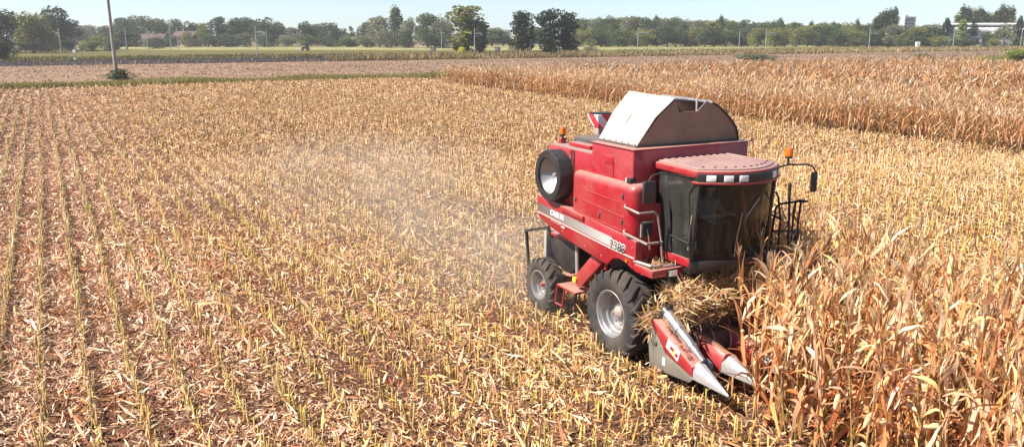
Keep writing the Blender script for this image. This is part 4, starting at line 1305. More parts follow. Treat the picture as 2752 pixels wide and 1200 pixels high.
# side shields, both sides
for sd in (-1, 1):
    mb = MB(); mb.box((-1.62, min(sd * 1.0, sd * 1.60), 2.50), (0.60, max(sd * 1.0, sd * 1.60), 3.60))
    sh = mb.build('side_shield', 'red', HV, 0.15, 5, sharp=50)
    mb = MB(); mb.box((0.305, min(sd * 1.58, sd * 1.603), 2.62), (0.316, max(sd * 1.58, sd * 1.603), 3.45)); mb.build('panel_seam', 'dark', sh)
    for (xa, za, xb, zb) in ((-1.15, 3.02, 0.30, 2.93), (-1.0, 3.24, .16, 3.20), (-1.4, 2.72, .30, 2.66)):
        mb = MB()
        y0, y1 = sorted((sd * 1.597, sd * 1.609))
        mb.hexa([(xa, y0, za), (xb, y0, zb), (xb, y1, zb), (xa, y1, za), (xa, y0, za + .018), (xb, y0, zb + .018), (xb, y1, zb + .018), (xa, y1, za + .018)])
        mb.build('pressed_ridge', 'red', sh)
    # lower skirt with wheel arch
    poly = [(-3.03, 2.82), (-1.55, 2.74), (.45, 2.60), (.72, 2.56), (.735, 1.98), (.60, 2.0), (.42, 2.07), (.20, 2.095), (.0, 2.05), (-.12, 1.96), (-.2, 1.87), (-.76, 1.93), (-1.43, 2.01), (-2.49, 2.19), (-2.97, 2.32)]
    y0, y1 = sorted((sd * 1.45, sd * 1.615))
    mb = MB(); mb.prism(poly, 1, y0, y1); sk = mb.build('side_skirt', 'red', HV, 0.02)
    ya, yb = sorted((sd * 1.616, sd * 1.620))
    mb = MB(); mb.prism([(-2.99, 2.635), (-.06, 2.475), (-.11, 2.285), (-2.99, 2.465)], 1, ya, yb); mb.build('stripe', 'stripe', sk)
    ya, yb = sorted((sd * 1.612, sd * 1.630))
    mb = MB(); mb.prism([(-2.96, 2.440), (-.12, 2.262), (.70, 2.235), (.70, 2.21), (-.12, 2.237), (-2.96, 2.415)], 1, ya, yb); mb.build('trim_ridge', 'letter_pale', sk)
    if sd == -1:
        tilt = math.atan2(2.28 - 2.46, 2.9)
        base = Matrix.Rotation(math.pi / 2, 4, 'X')
        def onside(x, z):
            return Matrix.Translation((x, -1.623, z)) @ Matrix.Rotation(-tilt * 1.0, 4, 'Y') @ base
        text_mesh('CASE IH', 0.155, 'letter_white', 'maker_lettering', sk, onside(-2.42, 2.475), 0.006)
        text_mesh('AXIAL-FLOW', 0.075, 'letter_pale', 'small_lettering', sk, onside(-2.40, 2.33), 0.0)
        n1 = text_mesh('2388', 0.25, 'letter_white', 'number_outline', sk, onside(-.10, 2.265), 0.018, 0.002)
        n2 = text_mesh('2388', 0.25, 'letter_dark', 'model_number', n1, Matrix.Translation((0, -.006, 0)) @ onside(-.10, 2.265), 0.004, 0.002)
        mb = MB(); mb.box((.43, -1.64, 2.09), (.50, -1.614, 2.15)); mb.build('side_marker', 'amber', sk, .006)
        mb = MB(); mb.box((-1.95, -1.63, 2.27), (-1.80, -1.612, 2.31)); mb.build('latch', 'letter_pale', sk)
        mb = MB(); mb.prism([(-1.95, 2.66), (-1.05, 2.60), (-1.05, 2.70), (-1.95, 2.76)], 1, -1.66, -1.613); mb.build('step_lip', 'red', sk, .01)
    # front corner panel beside the cab
for (lx, lz) in ((-1.45, 2.95), (.22, 3.30), (.22, 2.80), (-.55, 2.78)):
    mb = MB(); mb.box((lx, -1.625, lz), (lx + .05, -1.603, lz + .09)); mb.build('panel_latch', 'dark', HV, .006)
for (lx, lz) in ((-1.3, 2.55), (-.4, 2.02), (-1.0, 2.08), (-1.9, 2.20), (.62, 2.42)):
    mb = MB(); mb.lathe([(.016, 0), (.016, .01), (0, .012)], (lx, -1.615, lz), (0, -1, 0), 8); mb.build('bolt', 'galv', HV)
# work lamp on the shield shoulder
mb = MB(); mb.box((.22, -1.52, 3.60), (.36, -1.38, 3.70)); wl = mb.build('shoulder_lamp', 'plastic', HV, .015)
mb = MB(); mb.box((.18, -1.50, 3.615), (.221, -1.40, 3.69)); mb.build('lamp_lens', 'lens', wl)
# rotary air screen
mb = MB(); mb.lathe([(.56, .0), (.56, -.38), (.535, -.42), (.40, -.42), (.40, -.36)], (-2.31, -1.36, 3.37), (0, 1, 0), 40); scr = mb.build('air_screen', 'plastic', HV)
mb = MB(); mb.lathe([(.40, -.36), (.30, -.20), (.12, -.05), (0.0, -.03)], (-2.31, -1.36, 3.37), (0, 1, 0), 40); mb.build('screen_cone', 'silver', scr)
mb = MB(); mb.box((-2.36, -1.62, 3.33), (-2.27, -1.40, 3.41)); mb.build('screen_hub', 'galv', scr, .02)
mb = MB(); mb.box((-2.72, -1.43, 2.72), (-1.72, -1.30, 3.0)); mb.build('screen_duct', 'plastic', scr, .03)
# hopper extension
hop = None
bz, tz = 4.246, 5.14
def panel(pts, t, name, mat, parent=None):
    """thin plate through 3-D points"""
    p = [Vector(q) for q in pts]
    n = (p[1] - p[0]).cross(p[2] - p[0]).normalized() * t
    k = len(p)
    m = MB()
    m.add([tuple(q) for q in p] + [tuple(q + n) for q in p], [tuple(range(k)), tuple(range(2 * k - 1, k - 1, -1))] + [(i, (i + 1) % k, k + (i + 1) % k, k + i) for i in range(k)])
    return m.build(name, mat, parent)
mb = MB(); mb.box((-1.09, -1.27, bz), (.17, -1.22, bz + .03)); mb.box((-1.09, 1.30, bz), (.17, 1.35, bz + .03)); mb.box((.12, -1.22, bz), (.17, 1.30, bz + .03)); mb.box((-1.09, -1.22, bz), (-1.04, 1.30, bz + .03))
hop = mb.build('hopper_extension', 'dark', HV)
# visible sloping side panel, its upper edge overhanging to the rear
sp = panel([(-1.12, -1.24, bz + .03), (.17, -1.24, bz + .03), (.14, -.80, bz + .55), (.12, -.32, tz + .01), (-1.50, -.24, tz + .05), (-1.32, -.76, bz + .55)], .02, 'side_panel', 'white', hop)
for k_ in (-.62, -.12):
    a_, b_ = (k_, -1.245, bz + .05), (k_ - .10, -.31, tz - .01)
    m_b = MB(); m_b.tube([a_, ((a_[0] + b_[0]) / 2, -.79, bz + .55), b_], .008, 4); m_b.build('panel_seam', 'galv', sp)
for k_ in range(6):
    m_b = MB(); m_b.box((-1.0 + .21 * k_, -1.27, bz + .032), (-.93 + .21 * k_, -1.245, bz + .07)); m_b.build('hinge', 'galv', sp)
front = [(-1.20, bz + .03), (1.34, bz + .03), (1.27, 4.50), (1.13, 4.66), (.98, 4.78), (.80, 4.92), (.59, 5.03), (.47, 5.07), (.25, 4.88), (-.21, 4.88), (-.34, 5.11), (-.40, 5.06), (-.72, 4.82), (-1.0, 4.50)]
mb = MB(); mb.prism(front, 0, .10, .125); mb.build('front_panel', 'brown', hop)
lp = [(1.36, bz + .03), (1.29, 4.50), (1.15, 4.67), (1.0, 4.80), (.82, 4.94), (.60, 5.06)]
mb = MB()
for i in range(len(lp) - 1):
    (ya, za), (yb, zb) = lp[i], lp[i + 1]
    mb.hexa([(-1.35, ya - .02, za), (.16, ya - .02, za), (.16, ya + .01, za), (-1.35, ya + .01, za), (-1.45, yb - .02, zb), (.16, yb - .02, zb), (.16, yb + .01, zb), (-1.45, yb + .01, zb)])
mb.build('left_panel', 'dark', hop)  # dark colour stands in for the shade inside the hopper
mb = MB(); mb.prism([(-1.15, bz + .03), (1.30, bz + .03), (.62, 5.0), (-.28, 5.1)], 0, -1.12, -1.10); mb.build('rear_panel', 'dark', hop)  # interior shade put into the panel colour here too
mb = MB(); mb.tube([(-1.45, .60, 5.08), (.16, .60, 5.05)], .03, 4); mb.build('left_top_rail', 'tipwhite', hop)
mb = MB(); mb.tube([(-.55, -.30, 5.12), (-.55, .60, 5.04)], .02, 5); mb.build('top_brace', 'tipwhite', hop)
mb = MB(); mb.tube([(.06, .28, 4.80), (.02, .30, 5.09)], .022, 5); mb.build('front_brace', 'tipwhite', hop)
mb = MB(); mb.tube([(.13, .47, 5.085), (.13, .25, 4.89)], .01, 4); mb.build('notch_edging', 'tipwhite', hop)
# unloading auger folded back on the left side
mb = MB(); mb.tube([(-.4, 1.62, 3.6), (-2.0, 1.66, 3.75), (-4.3, 1.6, 3.95)], .18, 14); aug = mb.build('unloading_auger', 'red', HV)
mb = MB(); mb.hexa([(-4.72, 1.0, 4.05), (-4.45, 1.0, 4.05), (-4.45, 1.5, 4.05), (-4.72, 1.5, 4.05), (-4.95, .95, 4.36), (-4.45, .95, 4.38), (-4.45, 1.55, 4.38), (-4.95, 1.55, 4.36)]); mb.build('spout', 'hazard', aug, .02)
mb = MB(); mb.box((-4.9, 1.0, 4.37), (-4.47, 1.5, 4.41)); mb.build('spout_mouth', 'plastic', aug)
mb = MB(); mb.box((-4.70, 1.02, 3.6), (-4.5, 1.48, 4.05)); mb.build('spout_hood', 'galv', aug, .02)
# rear beacon
def beacon(x, y, z, parent, h=.15, r=.055):
    mb = MB(); mb.lathe([(.02, -.12), (.02, 0), (.065, .0), (.065, .035), (.05, .04), (0, .04)], (x, y, z), (0, 0, 1), 14); b = mb.build('beacon_light', 'plastic', parent)
    mb = MB(); mb.lathe([(r, .04), (r, h), (r * .85, h + .03), (0, h + .035)], (x, y, z), (0, 0, 1), 16); mb.build('amber_lens', 'amber', b)
    return b
mb = MB(); mb.box((-2.76, -1.22, 4.0), (-2.66, -1.08, 4.12)); mb.build('beacon_stand', 'red', HV, .01)
beacon(-2.71, -1.15, 4.16, HV, .16, .06)
# rear end
mb = MB(); mb.box((-3.0, -1.40, 2.3), (-2.8, 1.40, 3.6)); mb.build('rear_panel', 'red', HV, .04)
hood = [(-3.25, 1.80), (-1.98, 1.82), (-1.95, 1.30), (-2.25, 1.06), (-2.6, 1.05), (-2.95, 1.22), (-3.15, 1.5)]
mb = MB(); mb.prism(hood, 1, -1.16, 1.16); hd = mb.build('straw_hood', 'black', HV, .02)
mb = MB(); mb.prism([(-3.25, 1.80), (-1.98, 1.82), (-2.0, 1.87), (-3.2, 1.86)], 1, -1.2, 1.2); mb.build('hood_lid', 'red', hd)
mb = MB(); mb.box((-3.38, -1.22, 1.0), (-3.27, 1.22, 1.86)); mb.build('rear_plate', 'grey', hd, .02)
for sd in (-1, 1):
    mb = MB(); mb.tube([(-1.93, sd * 1.22, 1.98), (-1.90, sd * 1.22, 1.5), (-1.86, sd * 1.22, .98)], .05, 10); mb.build('exhaust_pipe' if sd < 0 else 'support_pipe', 'galv', HV)
    mb = MB()
    for a, b in (((-3.10, 1.78), (-3.22, 1.97)), ((-3.2, 1.96), (-4.30, 1.64)), ((-4.28, 1.66), (-4.14, .74))):
        mb.tube([(a[0], sd * 1.2, a[1]), (b[0], sd * 1.2, b[1])], .045, 4)
    gf = mb.build('rear_guard_frame', 'black', HV)
    mb = MB(); mb.lathe([(0, -.03), (.05, -.03), (.05, .03), (0, .03)], (-4.13, sd * 1.2, .74), (0, 1, 0), 8); mb.build('frame_end', 'black', gf)
    # diagonal beam and step
    y0, y1 = sorted((sd * 1.28, sd * 1.46))
    mb = MB(); mb.prism([(-.91, 1.92), (-.52, 1.86), (-1.38, 1.05), (-1.52, 1.0), (-1.66, 1.20)], 1, y0, y1); bm_ = mb.build('diagonal_beam', 'red', HV, .012)
    mb = MB(); mb.lathe([(0, -.02), (.07, -.02), (.07, .02), (0, .02)], (-1.60, sd * 1.475, 1.16), (0, 1, 0), 10); mb.build('yellow_cap', 'yellow', bm_)
    mb = MB(); mb.box((-.62, min(sd * 1.3, sd * 1.4), 1.5), (-.5, max(sd * 1.3, sd * 1.4), 1.86)); mb.build('hanger', 'red', HV, .01)
    y0, y1 = sorted((sd * 1.2, sd * 1.62))
    mb = MB(); mb.box((-2.1, y0, .90), (-1.35, y1, .945)); stp = mb.build('access_step', 'red', HV, .008)
    ys = sd * 1.60
    mb = MB()
    for a, b in (((-2.1, .92), (-2.2, .47)), ((-2.2, .47), (-1.9, .47)), ((-1.9, .47), (-1.80, .92)), ((-2.1, .92), (-1.8, .92))):
        mb.tube([(a[0], ys, a[1]), (b[0], ys, b[1])], .022, 4)
    mb.build('step_frame', 'red', stp)
    mb = MB(); mb.box((-1.5, min(sd * .9, sd * 1.3), .92), (-.9, max(sd * .9, sd * 1.3), 1.02)); mb.build('side_rail', 'red', HV, .01)
# axles
mb = MB(); mb.box((-.28, -1.0, .62), (.28, 1.0, 1.05)); mb.build('front_axle', 'dark', HV, .03)
mb = MB(); mb.box((-3.16, -1.15, .48), (-2.90, 1.15, .78)); mb.box((-3.1, -.2, .7), (-2.5, .2, 1.3)); mb.build('rear_axle', 'red', HV, .03)

# --- wheels
def wheel(x, yo, R, W, rim, nl, sd, lug_h):
    """yo: distance of the outer face from the middle; sd: side"""
    yc = sd * (yo - W / 2)
    m = MB()
    h = W / 2
    prof = [(rim, -h * .78), (rim + .04, -h * .92), (R * .72, -h * 1.0), (R * .86, -h * .97), (R * .935, -h * .86), (R * .955, -h * .6), (R * .965, 0), (R * .955, h * .6), (R * .935, h * .86), (R * .86, h * .97), (R * .72, h * 1.0), (rim + .04, h * .92), (rim, h * .78)]
    m.lathe(prof, (x, yc, R * 1.0), (0, 1, 0), 64)
    # raised chevron lugs running over the shoulder
    def pt(th, y, r):
        return (x + r * math.sin(th), yc + y, R + r * math.cos(th))
    for k in range(nl):
        for side in (-1, 1):
            t0 = 2 * math.pi * (k + (0.5 if side > 0 else 0)) / nl
            pth = [(0.02, 0.0, .960, 1.0), (0.10, .35, .955, 1.0), (0.20, .72, .948, 1.0), (0.27, .93, .90, .978), (0.295, 1.015, .83, .90)]
            dth = 0.62 * math.pi / nl
            lastq = None
            for (dt, fy, rb, rt) in pth:
                t = t0 + dt * (1 if sd < 0 else 1)
                y = side * fy * h
                q = [pt(t - dth * .5, y, R * rb), pt(t + dth * .5, y, R * rb), pt(t + dth * .36, y, R * rt), pt(t - dth * .36, y, R * rt)]
                if lastq:
                    b = len(m.v)
                    m.v += lastq + q
                    m.f += [(b, b + 1, b + 5, b + 4), (b + 1, b + 2, b + 6, b + 5), (b + 2, b + 3, b + 7, b + 6), (b + 3, b, b + 4, b + 7)]
                else:
                    b = len(m.v); m.v += q; m.f.append((b, b + 1, b + 2, b + 3))
                lastq = q
            b = len(m.v); m.v += lastq; m.f.append((b, b + 1, b + 2, b + 3))
    # rim dish, opening outwards
    r = MB()
    pr = [(rim + .005, .80 * h), (rim + .03, .86 * h), (rim + .012, .90 * h), (rim - .02, .84 * h), (rim - .035, .66 * h), (rim * .90, .62 * h), (rim * .88, .30 * h), (rim * .80, .22 * h), (rim * .78, .0 * h), (rim * .45, -.06 * h), (rim * .42, .05 * h), (0, .05 * h)]
    r.lathe([(a, b * sd) for a, b in pr], (x, yc, R), (0, 1, 0), 40)
    r.lathe([(rim, -h * .8), (rim, h * .8)], (x, yc, R), (0, 1, 0), 40)
    w = r.build('wheel', 'silver', HV, sharp=35)
    m.build('tyre', 'rubber', w, sharp=38)
    for k in range(10):
        t = 2 * math.pi * k / 10
        bm2 = MB(); bm2.lathe([(.022, -.01), (.022, .035), (0, .04)], (x + rim * .58 * math.sin(t), yc - sd * .03 * h, R + rim * .58 * math.cos(t)), (0, sd, 0), 6)
        bm2.build('wheel_nut', 'galv', w)
    k_ = .45 if rim < .4 else 1.0
    hb = MB(); hb.lathe([(.13 * k_, 0), (.13 * k_, .06), (.09 * k_, .10), (0, .11)], (x, yc + sd * .04 * h, R), (0, sd, 0), 16); hb.build('hub', 'red' if rim < .4 else 'galv', w)
    return w
for sd in (-1, 1):
    wheel(0.0, 1.68, .90, .60, .47, 20, sd, .05)
    wheel(-3.05, 1.58, .635, .42, .335, 18, sd, .04)

# --- cab
def arc(x_side, bulge, yh, n=12, y_off=0.0):
    return [(x_side + bulge * (1 - (2 * i / n - 1) ** 2), -yh + 2 * yh * i / n + y_off) for i in range(n + 1)]
cabf = MB()
cabf.box((.42, -.92, 2.02), (1.48, .92, 2.26))               # floor
cabf.box((.42, -.90, 2.26), (.50, .90, 3.86))                # back wall
cabf.box((.50, -.55, 2.26), (.56, .55, 2.9))
for sd in (-1, 1):
    cabf.hexa([(1.46, sd * .93 - .03, 2.26), (1.53, sd * .93 - .03, 2.26), (1.53, sd * .93 + .03, 2.26), (1.46, sd * .93 + .03, 2.26), (1.60, sd * .93 - .03, 3.86), (1.66, sd * .93 - .03, 3.86), (1.66, sd * .93 + .03, 3.86), (1.60, sd * .93 + .03, 3.86)])
    cabf.hexa([(.50, sd * .92 - .02, 2.26), (.98, sd * .92 - .02, 2.26), (.98, sd * .92 + .02, 2.26), (.50, sd * .92 + .02, 2.26), (.50, sd * .92 - .02, 3.86), (.72, sd * .92 - .02, 3.86), (.72, sd * .92 + .02, 3.86), (.50, sd * .92 + .02, 3.86)])
cab = cabf.build('cab', 'plastic', HV, .01)
# sill
mb = MB(); mb.box((.60, -.97, 2.16), (1.50, -.935, 2.32)); mb.box((.60, .935, 2.16), (1.50, .97, 2.32)); mb.build('door_sill', 'red', cab, .01)
lo, hi = arc(1.50, .30, .90), arc(1.635, .33, .90)
mb = MB(); mb.prism([(p[0] + .02, p[1]) for p in arc(1.50, .30, .96)] + [(1.40, .96), (1.40, -.96)], 2, 2.10, 2.29); mb.build('windscreen_sill', 'plastic', cab, .012)
g = MB()
n_ = len(lo)
g.add([(a[0], a[1], 2.29) for a in lo] + [((a[0] + b[0]) / 2 + .02, a[1], 3.05) for a, b in zip(lo, hi)] + [(b[0], b[1], 3.84) for b in hi], [(i, i + 1, n_ + i + 1, n_ + i) for i in range(n_ - 1)] + [(n_ + i, n_ + i + 1, 2 * n_ + i + 1, 2 * n_ + i) for i in range(n_ - 1)])
g.build('windscreen', 'windscreen', cab)
for sd in (-1, 1):
    g = MB(); g.add([(.98, sd * .935, 2.30), (1.48, sd * .935, 2.30), (1.61, sd * .935, 3.85), (.72, sd * .935, 3.85), (.74, sd * .935, 3.45), (.92, sd * .935, 3.10)], [(0, 1, 2, 3, 4, 5)]); dg = g.build('door_glass', 'sideglass', cab)
    g = MB(); g.tube([(.93, sd * .95, 2.66), (1.48, sd * .95, 2.60)], .018, 5); g.build('door_bar', 'plastic', dg)
    g = MB(); g.tube([(1.44, sd * .955, 2.55), (1.50, sd * .955, 3.15)], .012, 5); g.build('wiper_arm' if sd < 0 else 'grab_bar', 'galv', dg)
# wiper on the windscreen
mb = MB(); mb.tube([(1.84, -.10, 2.85), (1.90, -.02, 3.1), (1.965, .22, 3.45)], .012, 5); mb.tube([(1.83, -.18, 2.35), (1.86, -.17, 2.75), (1.93, -.14, 3.2)], .010, 5); mb.build('windscreen_wiper', 'galv', cab)
# roof
rp = [(.36, -.98)] + [(1.62 + .46 * (1 - (2 * i / 14 - 1) ** 2), -1.02 + 2.04 * i / 14) for i in range(15)] + [(.36, .98)]
mb = MB(); mb.prism(rp, 2, 3.86, 4.0); roof = mb.build('cab_roof', 'red', cab, .03, 3)
rp2 = [(.40, -.90)] + [(1.56 + .44 * (1 - (2 * i / 14 - 1) ** 2), -.94 + 1.88 * i / 14) for i in range(15)] + [(.40, .90)]
mb = MB(); mb.prism(rp2, 2, 4.0, 4.025); mb.build('roof_top', 'deck', roof, .012)
for k in range(10):
    y = -.78 + 1.56 * k / 9
    x1 = 1.45 + .44 * (1 - (y / .94) ** 2)
    mb = MB(); mb.box((.45, y - .035, 4.025), (x1 - .05, y + .035, 4.048)); mb.build('roof_rib', 'deck', roof, .01)
# light band round the front of the roof
band_o = [(1.66 + .46 * (1 - (2 * i / 20 - 1) ** 2), -1.00 + 2.0 * i / 20) for i in range(21)]
mb = MB(); mb.prism(band_o + [(1.50, 1.0), (1.50, -1.0)], 2, 3.795, 3.945); lb = mb.build('light_band', 'plastic', cab, .01)
mb = MB(); mb.prism([(p[0] + .012, p[1] * 1.01) for p in band_o] + [(1.49, 1.01), (1.49, -1.01)], 2, 3.755, 3.795); mb.build('band_trim', 'red', lb, .008)
for yc in (-.82, -.56, -.30, .52, .80):
    x = 1.66 + .46 * (1 - yc * yc)
    nx, ny = 1.0, .92 * yc
    l_ = math.hypot(nx, ny); nx /= l_; ny /= l_
    tx, ty = -ny, nx
    w, d = .085, .012
    pts = []
    for zz in (3.815, 3.925):
        for (a, b) in ((-w, -.02), (w, -.02), (w, d), (-w, d)):
            pts.append((x + tx * a + nx * b, yc + ty * a + ny * b, zz))
    mb = MB(); mb.hexa(pts); mb.build('headlight', 'lens', lb, .006)
# cab interior
mb = MB(); mb.box((.72, -.27, 2.62), (1.16, .27, 2.76)); mb.box((.64, -.25, 2.74), (.76, .25, 3.35)); mb.box((.80, -.2, 2.26), (1.1, .2, 2.62)); mb.build('driver_seat', 'plastic', cab, .04)
mb = MB(); mb.tube([(1.50, 0, 2.26), (1.42, 0, 2.80), (1.36, 0, 2.95)], .04, 8); col = mb.build('steering_column', 'plastic', cab)
mb = MB()
ring = [(1.35 + .07 * math.sin(t), .19 * math.cos(t), 2.97 + .17 * math.sin(t)) for t in [2 * math.pi * k / 20 for k in range(21)]]
mb.tube(ring, .014, 6); mb.build('steering_wheel', 'plastic', col)
mb = MB(); mb.box((.85, -.62, 2.6), (1.3, -.42, 2.9)); mb.build('control_console', 'plastic', cab, .02)
mb = MB(); mb.box((1.02, -.60, 2.34), (1.06, -.42, 2.50)); mb.build('paper_note', 'letter_white', cab)
# corner panel, box and handles right of the cab
for sd in (-1,):
    mb = MB(); mb.box((.605, -1.40, 2.60), (.635, -1.16, 2.87)); bx = mb.build('connector_box', 'plastic', HV, .012)
    mb = MB(); mb.tube([(.64, -1.30, 2.76), (.68, -1.29, 2.62), (.70, -1.26, 2.36)], .012, 5); mb.build('dangling_cable', 'galv', bx)
    mb = MB(); mb.box((.615, -1.44, 2.60), (.645, -1.40, 2.90)); mb.box((.615, -1.44, 2.87), (.645, -1.15, 2.90)); mb.build('box_trim', 'galv', bx)
    mb = MB(); mb.tube([(.36, -1.62, 3.20), (.45, -1.70, 3.19), (.80, -1.62, 3.12), (.82, -1.30, 3.12), (.80, -1.18, 3.05), (.78, -1.06, 2.55), (.78, -1.00, 2.06)], .022, 7); hr = mb.build('handrail', 'galv', HV)
    mb = MB(); mb.tube([(.36, -1.62, 2.70), (.45, -1.70, 2.68), (.84, -1.45, 2.52), (.80, -1.05, 2.50)], .028, 7); mb.build('lower_bar', 'galv', hr)
# inner corner wall below tank front
for sd in (-1, 1):
    mb = MB(); mb.box((.36, min(sd * 1.44, sd * .93), 2.0), (.595, max(sd * 1.44, sd * .93), 3.2)); mb.build('bulkhead', 'red', HV, .02)
# platform in front of the right corner
mb = MB(); mb.box((.60, -1.55, 2.0), (1.20, -.95, 2.05)); pl = mb.build('platform', 'dark', HV)
for k in range(8):
    mb = MB(); mb.box((.64 + .07 * k, -1.5, 2.05), (.67 + .07 * k, -.98, 2.066)); mb.build('tread_bar', 'red', pl)
mb = MB(); mb.box((.70, -1.63, 1.97), (1.27, -1.555, 2.13)); mb.box((1.20, -1.63, 1.97), (1.275, -.90, 2.13)); mb.build('bumper', 'red', pl, .03)
mb = MB(); mb.box((1.27, -1.28, 1.98), (1.33, -1.08, 2.10)); bl = mb.build('bumper_lamp', 'plastic', pl, .01)
mb = MB(); mb.box((1.325, -1.265, 1.99), (1.34, -1.095, 2.09)); mb.build('lamp_lens', 'lens', bl)
mb = MB(); mb.tube([(.68, -1.60, 2.17), (1.05, -1.50, 2.15), (1.15, -1.2, 2.14), (1.12, -1.0, 2.12)], .03, 6); mb.build('foot_rail', 'galv', pl)
# left platform, ladder and rails
mb = MB(); mb.box((.55, .98, 2.0), (1.75, 1.75, 2.06)); pl2 = mb.build('platform', 'dark', HV)
mb = MB()
for path in ([(.86, 1.6, 3.27), (1.05, 1.6, 3.27), (1.12, 1.6, 3.18), (1.21, 1.6, 2.76), (1.22, 1.6, 2.06)], [(1.0, 1.6, 2.06), (1.02, 1.6, 2.45), (1.07, 1.6, 2.96), (1.15, 1.6, 3.05), (1.69, 1.6, 3.21)], [(1.70, 1.6, 3.20), (1.67, 1.6, 2.76), (1.65, 1.6, 2.06)], [(1.57, 1.6, 3.15), (1.54, 1.6, 2.83), (1.53, 1.6, 2.06)], [(.88, 1.6, 2.80), (1.21, 1.6, 2.76)], [(1.02, 1.6, 2.46), (1.66, 1.6, 2.6)], [(.86, 1.6, 3.27), (.86, 1.6, 2.06)]):
    mb.tube(path, .022, 6)
mb.build('platform_railing', 'black', pl2)
mb = MB(); mb.tube([(1.45, 1.62, 2.06), (1.42, 1.62, 2.8), (1.37, 1.62, 3.38)], .025, 6); mb.lathe([(.0, 0), (.035, .01), (.035, .16), (0, .18)], (1.37, 1.62, 3.34), (0, 0, 1), 8); mb.build('marker_rod', 'black', pl2)
mb = MB(); mb.box((1.68, 1.54, 3.20), (1.84, 1.64, 3.245)); mb.build('rail_end_lamp', 'plastic', pl2, .01)
mb = MB(); mb.box((1.62, 1.5, 2.42), (1.74, 1.66, 2.62)); mb.build('side_lamp', 'plastic', pl2, .02)
mb = MB()
for yy in (1.45, 1.72):
    mb.tube([(1.7, yy, 2.0), (1.95, yy + .1, .9)], .025, 6)
for k in range(4):
    z = 1.8 - .28 * k
    mb.box((1.70 + .064 * k, 1.45, z), (1.80 + .064 * k, 1.76, z + .03))
mb.build('ladder', 'black', HV)
# mirrors
mb = MB(); mb.tube([(1.55, -1.0, 3.86), (1.30, -1.25, 3.90), (1.25, -1.56, 3.94), (1.24, -1.70, 3.90), (1.24, -1.77, 3.80), (1.25, -1.79, 3.58)], .016, 7); ma = mb.build('mirror_arm', 'black', HV)
mb = MB(); mb.box((1.26, -1.93, 3.42), (1.33, -1.66, 3.83)); mr = mb.build('mirror', 'plastic', ma, .03, 3)
mb = MB(); mb.box((1.252, -1.905, 3.45), (1.259, -1.685, 3.80)); mb.build('mirror_glass', 'chrome', mr)
mb = MB(); mb.tube([(1.55, 1.0, 3.86), (1.35, 1.28, 3.85), (1.30, 1.6, 3.87), (1.30, 2.15, 3.83), (1.30, 2.30, 3.78), (1.30, 2.40, 3.66), (1.30, 2.43, 3.44)], .018, 7); ma = mb.build('mirror_arm', 'black', HV)
mb = MB(); mb.box((1.31, 2.24, 3.26), (1.37, 2.40, 3.68)); mr = mb.build('mirror', 'plastic', ma, .03, 3)
mb = MB(); mb.box((1.302, 2.26, 3.29), (1.309, 2.38, 3.65)); mb.build('mirror_glass', 'chrome', mr)
beacon(1.30, 1.60, 4.0, HV, .17, .08)

# --- feeder house and corn header
mb = MB(); mb.hexa([(.3, -.6, 1.1), (1.5, -.6, .35), (1.5, .6, .35), (.3, .6, 1.1), (.3, -.6, 1.95), (1.5, -.6, 1.15), (1.5, .6, 1.15), (.3, .6, 1.95)]); mb.build('feeder_house', 'dark', HV, .03)
YR, YL = -1.50, 1.54
mb = MB()
mb.box((1.12, YR + .03, .30), (1.26, YL, 1.02)); mb.box((1.26, YR + .03, .26), (2.1, YL, .34))
mb.tube([(1.55, YR + .1, .62), (1.55, YL, .62)], .22, 12)
hdr = mb.build('corn_header', 'dark', HV)
mb = MB(); mb.tube([(1.42, YR + .06, 1.33), (1.36, YR + .12, 1.50), (1.36, -.55, 1.56), (1.36, YL, 1.56)], .025, 6); mb.build('guard_bar', 'black', hdr)
mb = MB()
for k in range(7):
    y = YR + .2 + k * .44
    mb.tube([(1.36, y, 1.56), (1.2, y, 1.0)], .014, 5)
mb.build('guard_uprights', 'black', hdr)
# flighting on the cross auger
mb = MB()
hp = [(1.55 + .30 * math.cos(t), YR + .15 + (YL - YR - .2) * t / 44, .62 + .30 * math.sin(t)) for t in np.linspace(0, 44, 130)]
mb.tube(hp, .02, 4); mb.build('cross_auger_flight', 'galv', hdr)
# end panel
mb = MB(); mb.prism([(1.08, .88), (1.22, 1.09), (1.62, .60), (1.62, .27), (1.17, .22)], 1, YR - .02, YR + .03); ep = mb.build('end_panel', 'khaki', hdr, .008)
mb = MB(); mb.prism([(1.615, .60), (2.42, .44), (2.32, .32), (1.615, .245)], 1, YR - .03, YR + .03); mb.build('lower_end_panel', 'khaki', hdr, .008)
mb = MB(); mb.lathe([(.05, 0), (.05, .02), (.03, .03), (0, .03)], (1.32, YR - .02, .72), (0, -1, 0), 12); mb.build('pivot_bolt', 'dark', ep)
mb = MB(); mb.box((1.50, YR - .026, .72), (1.55, YR - .021, .88)); mb.build('yellow_sticker', 'yellow', ep)
mb = MB(); mb.box((1.56, YR - .036, .38), (1.63, YR - .031, .53)); mb.build('white_sticker', 'letter_white', ep)
